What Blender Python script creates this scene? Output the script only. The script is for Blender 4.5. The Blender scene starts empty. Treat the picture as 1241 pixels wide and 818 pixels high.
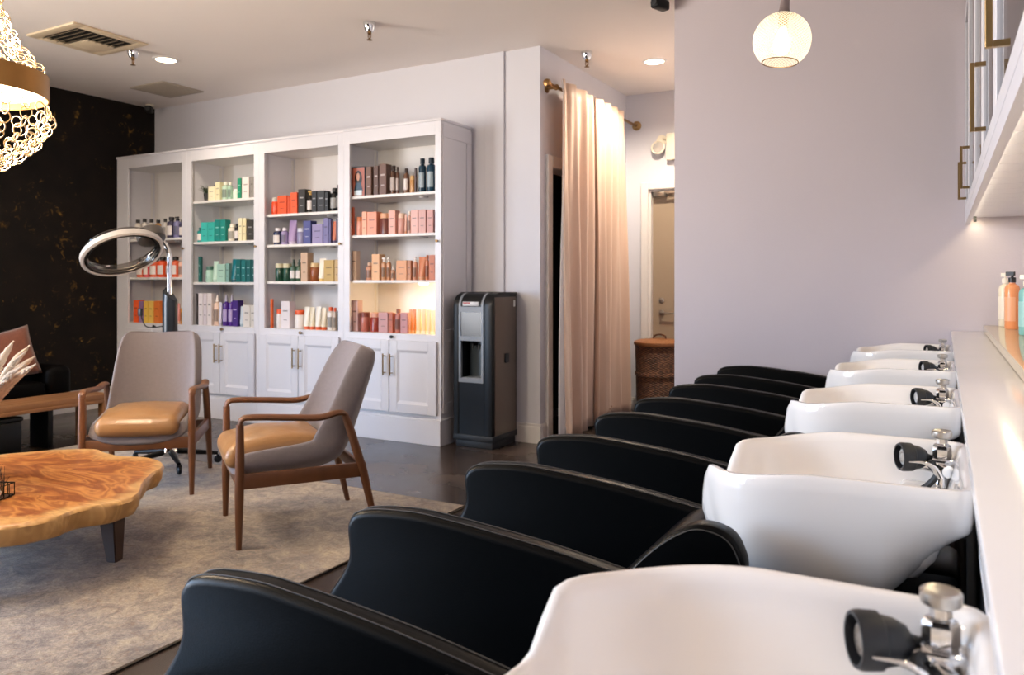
WORLD, LAMP, EXPO = 20.0, 0.8, 0.33
PRODUCTS = {  # x, width and height of each item converted from image pixels
 (0,0): [
  ('bottle',-7.012,0.061,0.197,'#d9d3cc','#17161a','white'),
  ('bottle',-6.909,0.060,0.204,'#cfc9c2','#17161a','pale grey'),
  ('bottle',-6.803,0.060,0.194,'#d5cdc4','#17161a','off-white'),
  ('bottle',-6.703,0.059,0.185,'#b98a4e','#17161a','amber'),
  ('bottle',-6.591,0.049,0.191,'#c8c2bd','#17161a','grey'),
  ('bottle',-6.520,0.081,0.206,'#3c3850','#131218','dark violet'),
  ('pump',-6.428,0.074,0.205,'#7f7ca6','#17161f','lilac'),
  ('bottle',-6.345,0.074,0.173,'#4a4860','#17161a','slate violet'),
 ],
 (0,1): [
  ('bottle',-6.977,0.093,0.188,'#d8613a','#1c1614','orange'),
  ('bottle',-6.878,0.073,0.187,'#d4535a','#1c1614','coral red'),
  ('bottle',-6.775,0.103,0.194,'#d65a33','#17120f','deep orange'),
  ('bottle',-6.660,0.095,0.200,'#e0522a','#1c1614','bright orange'),
  ('bottle',-6.543,0.042,0.191,'#d8683f','#1c1614','rust orange'),
  ('bottle',-6.463,0.087,0.198,'#d9623f','#17120f','burnt orange'),
  ('pump',-6.354,0.092,0.188,'#efc0ae','#f0dcd2','pale pink'),
 ],
 (0,2): [
  ('box',-7.005,0.075,0.221,'#e25a24',None,'orange'),
  ('box',-6.928,0.058,0.212,'#8d6f9a',None,'purple'),
  ('box',-6.853,0.060,0.215,'#e8c257',None,'yellow'),
  ('box',-6.778,0.059,0.214,'#edc766',None,'light yellow'),
  ('box',-6.689,0.079,0.217,'#dc7a36',None,'tan orange'),
  ('box',-6.465,0.048,0.190,'#c8837c',None,'dusty red'),
  ('tube',-6.405,0.054,0.197,'#d98f86','#e5c0ae','rosy'),
  ('nozzle',-6.324,0.079,0.212,'#eda548','#f2dcae','apricot'),
 ],
 (1,0): [
  ('box',-5.911,0.089,0.130,'#ece3c2',None,'cream'),
  ('box',-5.829,0.061,0.167,'#e8dfb8',None,'pale cream'),
  ('bottle',-5.755,0.069,0.166,'#b9d3c0','#e9e8da','mint'),
  ('bottle',-5.685,0.046,0.158,'#a9cbb8','#e9e8da','pale green'),
  ('jar',-5.614,0.074,0.090,'#dcebdc','#f3f1e6','milky mint'),
  ('box',-5.546,0.046,0.186,'#1f8a68',None,'emerald'),
  ('box',-5.466,0.089,0.189,'#e7dcd8',None,'pinkish white'),
  ('box',-5.386,0.047,0.188,'#8d8882',None,'grey'),
 ],
 (1,1): [
  ('bottle',-6.092,0.066,0.139,'#1f8f8c','#0f5f60','teal'),
  ('box',-6.011,0.083,0.184,'#3cb7ae',None,'light turquoise'),
  ('box',-5.919,0.091,0.183,'#37b0a6',None,'turquoise'),
  ('box',-5.832,0.068,0.201,'#17857d',None,'dark teal'),
  ('box',-5.760,0.065,0.200,'#1c8a80',None,'sea green'),
  ('bottle',-5.674,0.083,0.158,'#e3dccb','#eee9da','cream'),
  ('bottle',-5.595,0.056,0.157,'#23232a','#101014','black'),
  ('box',-5.534,0.046,0.204,'#e9e0bd',None,'pale yellow'),
  ('box',-5.482,0.044,0.200,'#e0d5ac',None,'beige'),
  ('box',-5.409,0.080,0.184,'#34312c',None,'charcoal'),
 ],
 (1,2): [
  ('box',-6.076,0.029,0.239,'#14605c',None,'narrow dark teal'),
  ('jar',-5.970,0.084,0.149,'#a8cdbc','#3d6a5c','mint'),
  ('tube',-5.883,0.066,0.194,'#bfdccb','#aac9ba','pale mint'),
  ('box',-5.784,0.108,0.166,'#a3c8b9',None,'sage green'),
  ('box',-5.701,0.039,0.173,'#7aa39c',None,'grey green'),
  ('tube',-5.636,0.074,0.210,'#0f6d78','#0f5560','petrol blue'),
  ('box',-5.559,0.060,0.208,'#0f5f60',None,'deep teal'),
  ('box',-5.493,0.055,0.200,'#11686a',None,'teal green'),
  ('box',-5.430,0.055,0.203,'#0e5a5b',None,'bottle green'),
  ('box',-5.369,0.054,0.202,'#0c5254',None,'blackish teal'),
 ],
 (1,3): [
  ('box',-6.104,0.022,0.294,'#241d1b',None,'narrow black'),
  ('box',-6.059,0.060,0.297,'#dcd5d8',None,'white'),
  ('box',-5.998,0.048,0.295,'#d5ccd2',None,'lilac white'),
  ('box',-5.939,0.058,0.298,'#e1d9d8',None,'off-white'),
  ('nozzle',-5.866,0.069,0.285,'#e6c7b1','#eadfd6','peach'),
  ('tube',-5.807,0.034,0.216,'#d7d3df','#bdb9c4','silver white'),
  ('nozzle',-5.748,0.064,0.290,'#4a2186','#b9b4c6','purple'),
  ('nozzle',-5.674,0.063,0.289,'#51278f','#b9b4c6','violet'),
  ('box',-5.601,0.069,0.235,'#43237a',None,'deep purple'),
  ('tube',-5.527,0.050,0.182,'#c9d2da','#9fb0bd','silver'),
  ('box',-5.453,0.084,0.196,'#d8d3cd',None,'light grey'),
  ('box',-5.373,0.062,0.195,'#cfcac2',None,'stone grey'),
 ],
 (2,0): [
  ('jar',-5.126,0.083,0.152,'#d8481f','#b7b0a6','orange red'),
  ('box',-5.017,0.109,0.161,'#e35320',None,'vivid orange'),
  ('box',-4.941,0.028,0.150,'#c94a1f',None,'narrow rust'),
  ('box',-4.881,0.079,0.181,'#e6592a',None,'bright orange'),
  ('box',-4.788,0.080,0.204,'#2b2620',None,'black and gold'),
  ('pump',-4.710,0.059,0.189,'#26211d','#c7a45a','gold-topped black'),
  ('box',-4.647,0.053,0.181,'#1e1c1d',None,'plain black'),
  ('box',-4.572,0.080,0.180,'#232224',None,'wide black'),
  ('box',-4.508,0.036,0.166,'#1a191b',None,'slim black'),
  ('bottle',-4.447,0.071,0.196,'#17181b','#0d0d0f','glossy black'),
  ('bottle',-4.392,0.025,0.219,'#1b1b1d','#0d0d0f','slim tall black'),
 ],
 (2,1): [
  ('bottle',-5.103,0.089,0.148,'#23294e','#e0dce2','navy blue'),
  ('bottle',-5.013,0.065,0.147,'#9c8fb6','#e8e3ea','lilac'),
  ('tube',-4.926,0.086,0.210,'#a48db8','#c7b9d4','mauve'),
  ('jar',-4.822,0.088,0.138,'#8a86a8','#c7c8d8','greyish violet'),
  ('box',-4.727,0.085,0.196,'#474a86',None,'indigo'),
  ('box',-4.610,0.118,0.163,'#8d83ad',None,'lavender'),
  ('box',-4.516,0.052,0.211,'#716b9b',None,'tall violet'),
  ('box',-4.472,0.025,0.203,'#55507f',None,'narrow violet'),
  ('tube',-4.433,0.042,0.182,'#c96e4f','#5a4a6a','copper orange'),
  ('box',-4.392,0.025,0.198,'#2c2a4a',None,'dark indigo'),
 ],
 (2,2): [
  ('jar',-5.081,0.081,0.155,'#17402f','#cfc7a8','dark green'),
  ('jar',-4.989,0.078,0.154,'#1a4434','#cfc7a8','forest green'),
  ('dropper',-4.909,0.059,0.192,'#3d5a49','#22392d','grey green'),
  ('dropper',-4.841,0.058,0.191,'#37543f','#22392d','moss green'),
  ('box',-4.759,0.075,0.246,'#c3a58a',None,'tall beige'),
  ('jar',-4.671,0.088,0.157,'#8a4a22','#d6b98a','amber'),
  ('tube',-4.580,0.073,0.194,'#e9e1d3','#d9b866','ivory'),
  ('box',-4.482,0.109,0.179,'#b99a55',None,'gold'),
  ('box',-4.395,0.049,0.181,'#bfa06c',None,'tan'),
 ],
 (2,3): [
  ('box',-5.147,0.021,0.253,'#e0642b',None,'narrow orange'),
  ('jar',-5.069,0.064,0.165,'#ded8d6','#e25a28','small orange-lidded white'),
  ('box',-4.978,0.101,0.236,'#dcd6da',None,'white'),
  ('jar',-4.846,0.106,0.159,'#e2dad4','#e25a28','large orange-lidded white'),
  ('tube',-4.750,0.061,0.190,'#ebe5d7','#e0602c','white'),
  ('tube',-4.686,0.052,0.189,'#ded2b4','#e0602c','cream'),
  ('tube',-4.620,0.060,0.195,'#ebe4d8','#e0602c','ivory'),
  ('tube',-4.554,0.052,0.187,'#dfd2b8','#e0602c','beige'),
  ('bottle',-4.484,0.059,0.193,'#e6e0da','#df5c2b','orange-capped white'),
  ('bottle',-4.428,0.037,0.189,'#c9b8aa','#df5c2b','orange-capped taupe'),
  ('jar',-4.382,0.041,0.164,'#1c1a1c','#1c1a1c','black'),
 ],
 (3,0): [
  ('photo',-4.167,0.143,0.242,'#27303c',None,'picture-covered'),
  ('box',-4.059,0.055,0.237,'#6d4a36',None,'brown'),
  ('box',-3.984,0.046,0.239,'#5a3a29',None,'dark brown'),
  ('box',-3.915,0.070,0.247,'#644231',None,'wide brown'),
  ('bottle',-3.825,0.054,0.229,'#4d3226','#2a1a14','brown'),
  ('bottle',-3.776,0.028,0.215,'#58392b','#2a1a14','slim brown'),
  ('bottle',-3.695,0.045,0.198,'#6b4936','#33211a','light brown'),
  ('jar',-3.634,0.050,0.135,'#b8864e','#caa26a','gold'),
  ('box',-3.595,0.016,0.193,'#4b3226',None,'narrow brown'),
  ('bottle',-3.547,0.061,0.266,'#14364a','#0f2635','navy'),
  ('bottle',-3.466,0.072,0.267,'#123a50','#0f2635','wide navy'),
 ],
 (3,1): [
  ('box',-4.229,0.020,0.233,'#d5673f',None,'narrow orange'),
  ('jar',-4.169,0.061,0.151,'#dc9a86','#cf7a4a','coral'),
  ('box',-4.104,0.048,0.191,'#e8a687',None,'peach'),
  ('box',-4.026,0.097,0.186,'#e09478',None,'wide salmon'),
  ('jar',-3.917,0.102,0.171,'#6e3b34','#d9a17c','copper-lidded brown'),
  ('box',-3.824,0.066,0.190,'#dba596',None,'dusty pink'),
  ('jar',-3.745,0.070,0.163,'#d39c8f','#e3c0aa','rose'),
  ('tube',-3.693,0.021,0.155,'#d8a592','#c98a66','pale rose'),
  ('bottle',-3.660,0.030,0.174,'#dfb1a4','#efe1d6','pale pink'),
  ('box',-3.604,0.067,0.183,'#dcaea4',None,'pink'),
  ('box',-3.530,0.068,0.182,'#cf9f96',None,'mauve pink'),
  ('box',-3.456,0.059,0.178,'#c9948c',None,'dull rose'),
 ],
 (3,2): [
  ('box',-4.210,0.049,0.239,'#d7bda8',None,'tall beige'),
  ('bottle',-4.068,0.067,0.143,'#c99378','#d9b59a','copper pink'),
  ('box',-3.987,0.078,0.209,'#d9a877',None,'tan'),
  ('pump',-3.917,0.046,0.181,'#cf9c76','#e9e2dc','tan'),
  ('pump',-3.866,0.039,0.181,'#c48f6b','#e9e2dc','bronze'),
  ('dropper',-3.823,0.033,0.115,'#d6a98c','#e9e2dc','small beige'),
  ('box',-3.729,0.101,0.156,'#d69a6c',None,'apricot tan'),
  ('box',-3.655,0.035,0.152,'#bd7e55',None,'bronze'),
  ('pump',-3.609,0.040,0.180,'#d0977d','#e9dfd8','rosy tan'),
  ('tube',-3.548,0.068,0.183,'#c97d58','#d9a07c','copper'),
  ('bottle',-3.490,0.032,0.194,'#c9805f','#b56a48','slim copper'),
  ('box',-3.438,0.056,0.194,'#bf6f4c',None,'rust'),
 ],
 (3,3): [
  ('box',-4.203,0.063,0.253,'#c9a8a6',None,'tall lilac'),
  ('jar',-4.123,0.078,0.157,'#b5695a','#8a4436','rose brown'),
  ('jar',-4.018,0.104,0.156,'#8f2d1d','#e3a58a','dark red'),
  ('box',-3.911,0.093,0.161,'#c08e8c',None,'mauve'),
  ('box',-3.836,0.042,0.157,'#b55c3a',None,'amber red'),
  ('bottle',-3.778,0.057,0.189,'#bb7468','#8a5a50','rose'),
  ('box',-3.705,0.068,0.162,'#b98486',None,'dusty mauve'),
  ('tube',-3.648,0.031,0.190,'#e68a3a','#e9a862','orange'),
  ('tube',-3.612,0.029,0.190,'#e3832f','#e9a862','deep orange'),
  ('tube',-3.569,0.036,0.192,'#efd9a0','#f5ead0','pale yellow'),
  ('tube',-3.522,0.038,0.192,'#ecd6a4','#f5ead0','cream yellow'),
  ('tube',-3.476,0.037,0.188,'#f0dcaf','#f5ead0','buttery'),
  ('tube',-3.433,0.029,0.184,'#ecd9b4','#f5ead0','ivory'),
 ],
}
import bpy, bmesh, math, random
from math import sin, cos, pi, radians
from mathutils import Vector, Matrix
random.seed(7)
SC = bpy.context.scene
COL = SC.collection

# ------------------------------------------------------------------ helpers
def lin(hx):
    hx = hx.lstrip('#')
    v = [int(hx[i:i+2], 16)/255 for i in (0, 2, 4)]
    return tuple((c/12.92 if c <= .04045 else ((c+.055)/1.055)**2.4) for c in v)

MATS = {}
def mat(name, col, rough=.5, metal=0., var=.0, vscale=8., bump=0., bscale=60., spec=None, coat=0., trans=0., sheen=0., emit=None, estr=0., stretch=None):
    """procedural material: principled with a little noise in colour and an optional noise bump"""
    if name in MATS: return MATS[name]
    m = bpy.data.materials.new(name); m.use_nodes = True
    nt = m.node_tree; b = nt.nodes['Principled BSDF']
    c = lin(col) if isinstance(col, str) else col
    b.inputs['Base Color'].default_value = (*c, 1)
    b.inputs['Roughness'].default_value = rough
    b.inputs['Metallic'].default_value = metal
    if spec is not None: b.inputs['Specular IOR Level'].default_value = spec
    if coat: b.inputs['Coat Weight'].default_value = coat; b.inputs['Coat Roughness'].default_value = .08
    if trans: b.inputs['Transmission Weight'].default_value = trans
    if sheen: b.inputs['Sheen Weight'].default_value = sheen
    if emit:
        b.inputs['Emission Color'].default_value = (*lin(emit), 1); b.inputs['Emission Strength'].default_value = estr
    tc = nt.nodes.new('ShaderNodeTexCoord')
    src = tc.outputs['Object']
    if stretch:
        mp = nt.nodes.new('ShaderNodeMapping'); mp.inputs['Scale'].default_value = stretch
        nt.links.new(src, mp.inputs['Vector']); src = mp.outputs['Vector']
    n = nt.nodes.new('ShaderNodeTexNoise'); n.inputs['Scale'].default_value = vscale; n.inputs['Detail'].default_value = 5
    nt.links.new(src, n.inputs['Vector'])
    mx = nt.nodes.new('ShaderNodeMix'); mx.data_type = 'RGBA'
    mx.inputs['A'].default_value = (*[max(0, x*(1-var)) for x in c], 1)
    mx.inputs['B'].default_value = (*[min(1, x*(1+var)) for x in c], 1)
    nt.links.new(n.outputs['Fac'], mx.inputs['Factor']); nt.links.new(mx.outputs['Result'], b.inputs['Base Color'])
    if bump:
        n2 = nt.nodes.new('ShaderNodeTexNoise'); n2.inputs['Scale'].default_value = bscale; n2.inputs['Detail'].default_value = 4
        nt.links.new(src, n2.inputs['Vector'])
        bp = nt.nodes.new('ShaderNodeBump'); bp.inputs['Strength'].default_value = bump; bp.inputs['Distance'].default_value = .01
        nt.links.new(n2.outputs['Fac'], bp.inputs['Height']); nt.links.new(bp.outputs['Normal'], b.inputs['Normal'])
    MATS[name] = m
    return m

def ramp(nt, src, stops):
    r = nt.nodes.new('ShaderNodeValToRGB')
    e = r.color_ramp.elements
    while len(e) < len(stops): e.new(.5)
    for q, (p, c) in zip(e, stops):
        q.position = p; q.color = (*(lin(c) if isinstance(c, str) else c), 1)
    nt.links.new(src, r.inputs['Fac'])
    return r.outputs['Color']

def obj(name, bm, m, parent=None, smooth=35, loc=None):
    me = bpy.data.meshes.new(name)
    bmesh.ops.recalc_face_normals(bm, faces=bm.faces[:])
    bm.to_mesh(me); bm.free()
    if smooth:
        me.polygons.foreach_set('use_smooth', [True]*len(me.polygons))
        me.set_sharp_from_angle(angle=radians(smooth))
    o = bpy.data.objects.new(name, me); COL.objects.link(o)
    if m: me.materials.append(m)
    if parent: o.parent = parent
    if loc: o.location = loc
    return o

def tag(o, label, cat, group=None):
    o['label'] = label; o['category'] = cat
    if group: o['group'] = group
    return o

def thing(name, label, cat, loc=(0, 0, 0), rz=0., group=None):
    o = bpy.data.objects.new(name, None); COL.objects.link(o)
    o.empty_display_size = .05
    o.location = loc; o.rotation_euler = (0, 0, rz)
    return tag(o, label, cat, group)

def struct(name, bm, m, smooth=0):
    o = obj(name, bm, m, smooth=smooth); o['kind'] = 'structure'
    return o

def dup(root, loc, rz=None, label=None, group=None):
    r = root.copy(); COL.objects.link(r); r.location = loc
    if rz is not None: r.rotation_euler = (0, 0, rz)
    if label: r['label'] = label
    if group: r['group'] = group
    for ch in list(root.children):
        c = ch.copy(); COL.objects.link(c); c.parent = r
        for g in list(ch.children):
            d = g.copy(); COL.objects.link(d); d.parent = c
    return r

def merge(bm, other, M=None):
    if M is not None: other.transform(M)
    me = bpy.data.meshes.new('tmp'); other.to_mesh(me); other.free()
    bm.from_mesh(me); bpy.data.meshes.remove(me)

def box(bm, x0, x1, y0, y1, z0, z1, bev=0., seg=2, M=None):
    t = bmesh.new()
    bmesh.ops.create_cube(t, size=1)
    t.transform(Matrix.Translation(((x0+x1)/2, (y0+y1)/2, (z0+z1)/2)) @ Matrix.Diagonal((abs(x1-x0), abs(y1-y0), abs(z1-z0), 1)))
    if bev: bmesh.ops.bevel(t, geom=t.edges[:], offset=bev, segments=seg, affect='EDGES', profile=.5)
    merge(bm, t, M)

def BOX(*a, **k):
    bm = bmesh.new(); box(bm, *a, **k); return bm

def lathe(bm, prof, n=24, M=None, closed=False):
    """prof: list of (r, z) revolved about Z"""
    t = bmesh.new(); rings = []
    for r, z in prof:
        if r < 1e-6: rings.append([t.verts.new((0, 0, z))])
        else: rings.append([t.verts.new((r*cos(2*pi*i/n), r*sin(2*pi*i/n), z)) for i in range(n)])
    pairs = list(zip(rings, rings[1:]))
    if closed: pairs.append((rings[-1], rings[0]))
    for a, b in pairs:
        for i in range(n):
            j = (i+1) % n
            if len(a) == 1 and len(b) == 1: continue
            if len(a) == 1: t.faces.new((a[0], b[i], b[j]))
            elif len(b) == 1: t.faces.new((a[i], a[j], b[0]))
            else: t.faces.new((a[i], a[j], b[j], b[i]))
    merge(bm, t, M)

def frame_of(d):
    d = d.normalized()
    up = Vector((0, 0, 1)) if abs(d.z) < .95 else Vector((1, 0, 0))
    a = d.cross(up).normalized(); b = a.cross(d).normalized()
    return a, b

def tube(bm, pts, r, n=10, caps=True, sq=1.):
    """tube along pts; r is a number or list; sq squashes the second axis"""
    pts = [Vector(p) for p in pts]
    rs = r if isinstance(r, (list, tuple)) else [r]*len(pts)
    rings = []; pa = None
    for i, p in enumerate(pts):
        d = (pts[min(i+1, len(pts)-1)] - pts[max(i-1, 0)])
        a, b = frame_of(d)
        if pa is not None:
            a = (pa - d.normalized()*pa.dot(d.normalized())).normalized(); b = a.cross(d.normalized()).normalized()
        pa = a
        rings.append([bm.verts.new(p + (a*cos(2*pi*k/n) + b*sin(2*pi*k/n)*sq)*rs[i]) for k in range(n)])
    for A, B in zip(rings, rings[1:]):
        for k in range(n):
            bm.faces.new((A[k], A[(k+1) % n], B[(k+1) % n], B[k]))
    if caps:
        bm.faces.new(rings[0]); bm.faces.new(rings[-1][::-1])

def spline(pts, n=8):
    """Catmull-Rom through pts"""
    P = [Vector(p) for p in pts]; P = [P[0]*2-P[1]] + P + [P[-1]*2-P[-2]]
    out = []
    for i in range(1, len(P)-2):
        for k in range(n):
            t = k/n
            a, b, c, d = P[i-1], P[i], P[i+1], P[i+2]
            out.append(.5*((2*b) + (c-a)*t + (2*a-5*b+4*c-d)*t*t + (3*b-a-3*c+d)*t**3))
    out.append(P[-2]); return out

def prism(bm, poly, axis, a0, a1, bev=0., seg=2, M=None, allbev=False):
    """poly: 2-D points, extruded along axis from a0 to a1. axis 'y': (x,z); 'x': (y,z); 'z': (x,y)"""
    t = bmesh.new()
    def P(p, h):
        return {'y': (p[0], h, p[1]), 'x': (h, p[0], p[1]), 'z': (p[0], p[1], h)}[axis]
    A = [t.verts.new(P(p, a0)) for p in poly]; B = [t.verts.new(P(p, a1)) for p in poly]
    n = len(poly)
    f0 = t.faces.new(A); f1 = t.faces.new(B[::-1])
    for i in range(n): t.faces.new((A[i], B[i], B[(i+1) % n], A[(i+1) % n]))
    bmesh.ops.recalc_face_normals(t, faces=t.faces[:])
    if bev:
        es = set(f0.edges) | set(f1.edges)
        bmesh.ops.bevel(t, geom=list(es), offset=bev, segments=seg, affect='EDGES', profile=.5)
    merge(bm, t, M)

def loft(bm, rings, closed=True, caps=False):
    V = [[bm.verts.new(p) for p in r] for r in rings]
    n = len(V[0])
    for A, B in zip(V, V[1:]):
        for k in range(n if closed else n-1):
            bm.faces.new((A[k], A[(k+1) % n], B[(k+1) % n], B[k]))
    if caps: bm.faces.new(V[0]); bm.faces.new(V[-1][::-1])
    return V

def torus(bm, R, r, M, n=18, m=6):
    rings = []
    for i in range(n):
        a = 2*pi*i/n
        rings.append([bm.verts.new(M @ Vector(((R+r*cos(2*pi*k/m))*cos(a), (R+r*cos(2*pi*k/m))*sin(a), r*sin(2*pi*k/m)))) for k in range(m)])
    for i in range(n):
        A, B = rings[i], rings[(i+1) % n]
        for k in range(m): bm.faces.new((A[k], A[(k+1) % m], B[(k+1) % m], B[k]))

def aim(d, loc):
    """matrix taking +Z to direction d at loc"""
    d = Vector(d).normalized()
    return Matrix.Translation(loc) @ d.to_track_quat('Z', 'Y').to_matrix().to_4x4()

def subsurf(o, lv=1):
    md = o.modifiers.new('sub', 'SUBSURF'); md.levels = lv; md.render_levels = lv
    return o

def T(x, y, z): return Matrix.Translation((x, y, z))
def RX(a): return Matrix.Rotation(a, 4, 'X')
def RY(a): return Matrix.Rotation(a, 4, 'Y')
def RZ(a): return Matrix.Rotation(a, 4, 'Z')

# ------------------------------------------------------------------ materials
WHITE = mat('white_paint_wall', '#d4d5de', .6, var=.02, vscale=2, bump=.05, bscale=140)
LILAC = mat('pale_plaster_wall', '#c9c1c7', .6, var=.025, vscale=3, bump=.08, bscale=120)
CEIL = mat('ceiling_paint', '#efe8e3', .7, var=.03, vscale=1.5, bump=.06, bscale=90)
TRIM = mat('white_trim_paint', '#e6e3e2', .4, var=.015)
CABW = mat('white_cabinet_lacquer', '#dadae1', .35, var=.012, vscale=4)
SHELFW = mat('white_shelf_lacquer', '#e0dedd', .4, var=.01)
DARKNICHE = mat('dark_interior_shade', '#1a1816', .8, var=.1)  # dark colour stands in for the shade inside the niche and vent
BLACKWALL2 = mat('black_lower_wall', '#121214', .5, var=.1)
STONE = mat('white_stone_counter', '#efeef0', .14, var=.03, vscale=5, coat=.3)
BEIGE = mat('beige_gloss_stone', '#d9c9a8', .12, var=.08, vscale=6)
CERAM = mat('white_glazed_ceramic', '#f2eeea', .07, var=.006, vscale=2, coat=.5)
LEATHER = mat('black_leather', '#030405', .34, var=.25, vscale=40, bump=.08, bscale=420, spec=.10)
THREAD = mat('grey_stitching', '#3a3632', .6, var=.1)
BLKPLAS = mat('black_plastic', '#07090c', .38, var=.1, vscale=30, spec=.25)
BLKMATTE = mat('black_matte_rubber', '#15191f', .5, var=.1, vscale=30)
CHROME = mat('polished_chrome', '#dfe1e4', .09, metal=1., var=.03)
STEEL = mat('brushed_steel', '#b6b2ac', .3, metal=1., var=.06, vscale=30)
BRASS = mat('brushed_brass', '#a58a60', .32, metal=1., var=.08, vscale=30)
ANTBRASS = mat('antique_brass', '#8a6a45', .35, metal=1., var=.15, vscale=30)
WALNUT = mat('walnut_wood', '#6b4327', .42, var=.35, vscale=14, bump=.05, bscale=60, stretch=(1, 1, .18))
OAK = mat('brown_bench_wood', '#8a5f3a', .5, var=.3, vscale=16, bump=.06, bscale=70, stretch=(1, .12, 1))
DKWOOD = mat('dark_table_leg_wood', '#3f2818', .45, var=.3, vscale=20, stretch=(1, 1, .2))
GREYFAB = mat('taupe_wool_upholstery', '#7e7678', .9, var=.10, vscale=60, bump=.2, bscale=500, sheen=.3)
TANLTH = mat('tan_leather_cushion', '#a2794f', .28, var=.22, vscale=9, bump=.35, bscale=14)
RUST = mat('rust_woven_fabric', '#70402d', .9, var=.3, vscale=70, bump=.4, bscale=160, sheen=.3)
GOLDLAMP = mat('brushed_gold_band', '#a87d48', .36, metal=1., var=.08, vscale=20)
RINGMET = mat('pale_gold_wire', '#cab594', .3, metal=.9, var=.05)
GREYPL = mat('grey_plastic', '#7d8288', .4, var=.05)
STEELPANEL = mat('grey_brown_metal_panel', '#6d625a', .3, metal=.6, var=.1, vscale=4)
PLASTER = mat('offwhite_plastic', '#e9e2d2', .4, var=.02)
LEAF = mat('dark_green_leaf', '#2d3d22', .5, var=.3, vscale=20)

def wallpaper():
    m = bpy.data.materials.new('black_wallpaper_gold_flecks'); m.use_nodes = True
    nt = m.node_tree; b = nt.nodes['Principled BSDF']
    tc = nt.nodes.new('ShaderNodeTexCoord')
    n1 = nt.nodes.new('ShaderNodeTexNoise'); n1.inputs['Scale'].default_value = 4.2; n1.inputs['Detail'].default_value = 7; n1.inputs['Roughness'].default_value = .62
    n2 = nt.nodes.new('ShaderNodeTexNoise'); n2.inputs['Scale'].default_value = 17; n2.inputs['Detail'].default_value = 5; n2.inputs['Distortion'].default_value = 1.2
    for n in (n1, n2): nt.links.new(tc.outputs['Object'], n.inputs['Vector'])
    f1 = ramp(nt, n1.outputs['Fac'], [(.53, (0, 0, 0)), (.68, (1, 1, 1))])
    f2 = ramp(nt, n2.outputs['Fac'], [(.56, (0, 0, 0)), (.72, (1, 1, 1))])
    mu = nt.nodes.new('ShaderNodeMath'); mu.operation = 'MULTIPLY'
    nt.links.new(f1, mu.inputs[0]); nt.links.new(f2, mu.inputs[1])
    n3 = nt.nodes.new('ShaderNodeTexNoise'); n3.inputs['Scale'].default_value = 5; n3.inputs['Detail'].default_value = 4
    nt.links.new(tc.outputs['Object'], n3.inputs['Vector'])
    base = ramp(nt, n3.outputs['Fac'], [(.35, '#0c0807'), (.7, '#18110d')])
    mx = nt.nodes.new('ShaderNodeMix'); mx.data_type = 'RGBA'
    nt.links.new(mu.outputs[0], mx.inputs['Factor']); nt.links.new(base, mx.inputs['A'])
    mx.inputs['B'].default_value = (*lin('#8f6c2c'), 1)
    nt.links.new(mx.outputs['Result'], b.inputs['Base Color'])
    b.inputs['Roughness'].default_value = .7; b.inputs['Specular IOR Level'].default_value = .2
    return m

def concrete():
    m = bpy.data.materials.new('dark_polished_concrete'); m.use_nodes = True
    nt = m.node_tree; b = nt.nodes['Principled BSDF']
    tc = nt.nodes.new('ShaderNodeTexCoord')
    n1 = nt.nodes.new('ShaderNodeTexNoise'); n1.inputs['Scale'].default_value = 1.6; n1.inputs['Detail'].default_value = 7; n1.inputs['Roughness'].default_value = .6
    nt.links.new(tc.outputs['Object'], n1.inputs['Vector'])
    c = ramp(nt, n1.outputs['Fac'], [(.3, '#2b2320'), (.52, '#3d332e'), (.72, '#5a4d45')])
    nt.links.new(c, b.inputs['Base Color'])
    r = ramp(nt, n1.outputs['Fac'], [(.3, (.18,)*3), (.7, (.34,)*3)])
    nt.links.new(r, b.inputs['Roughness'])
    return m

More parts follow.
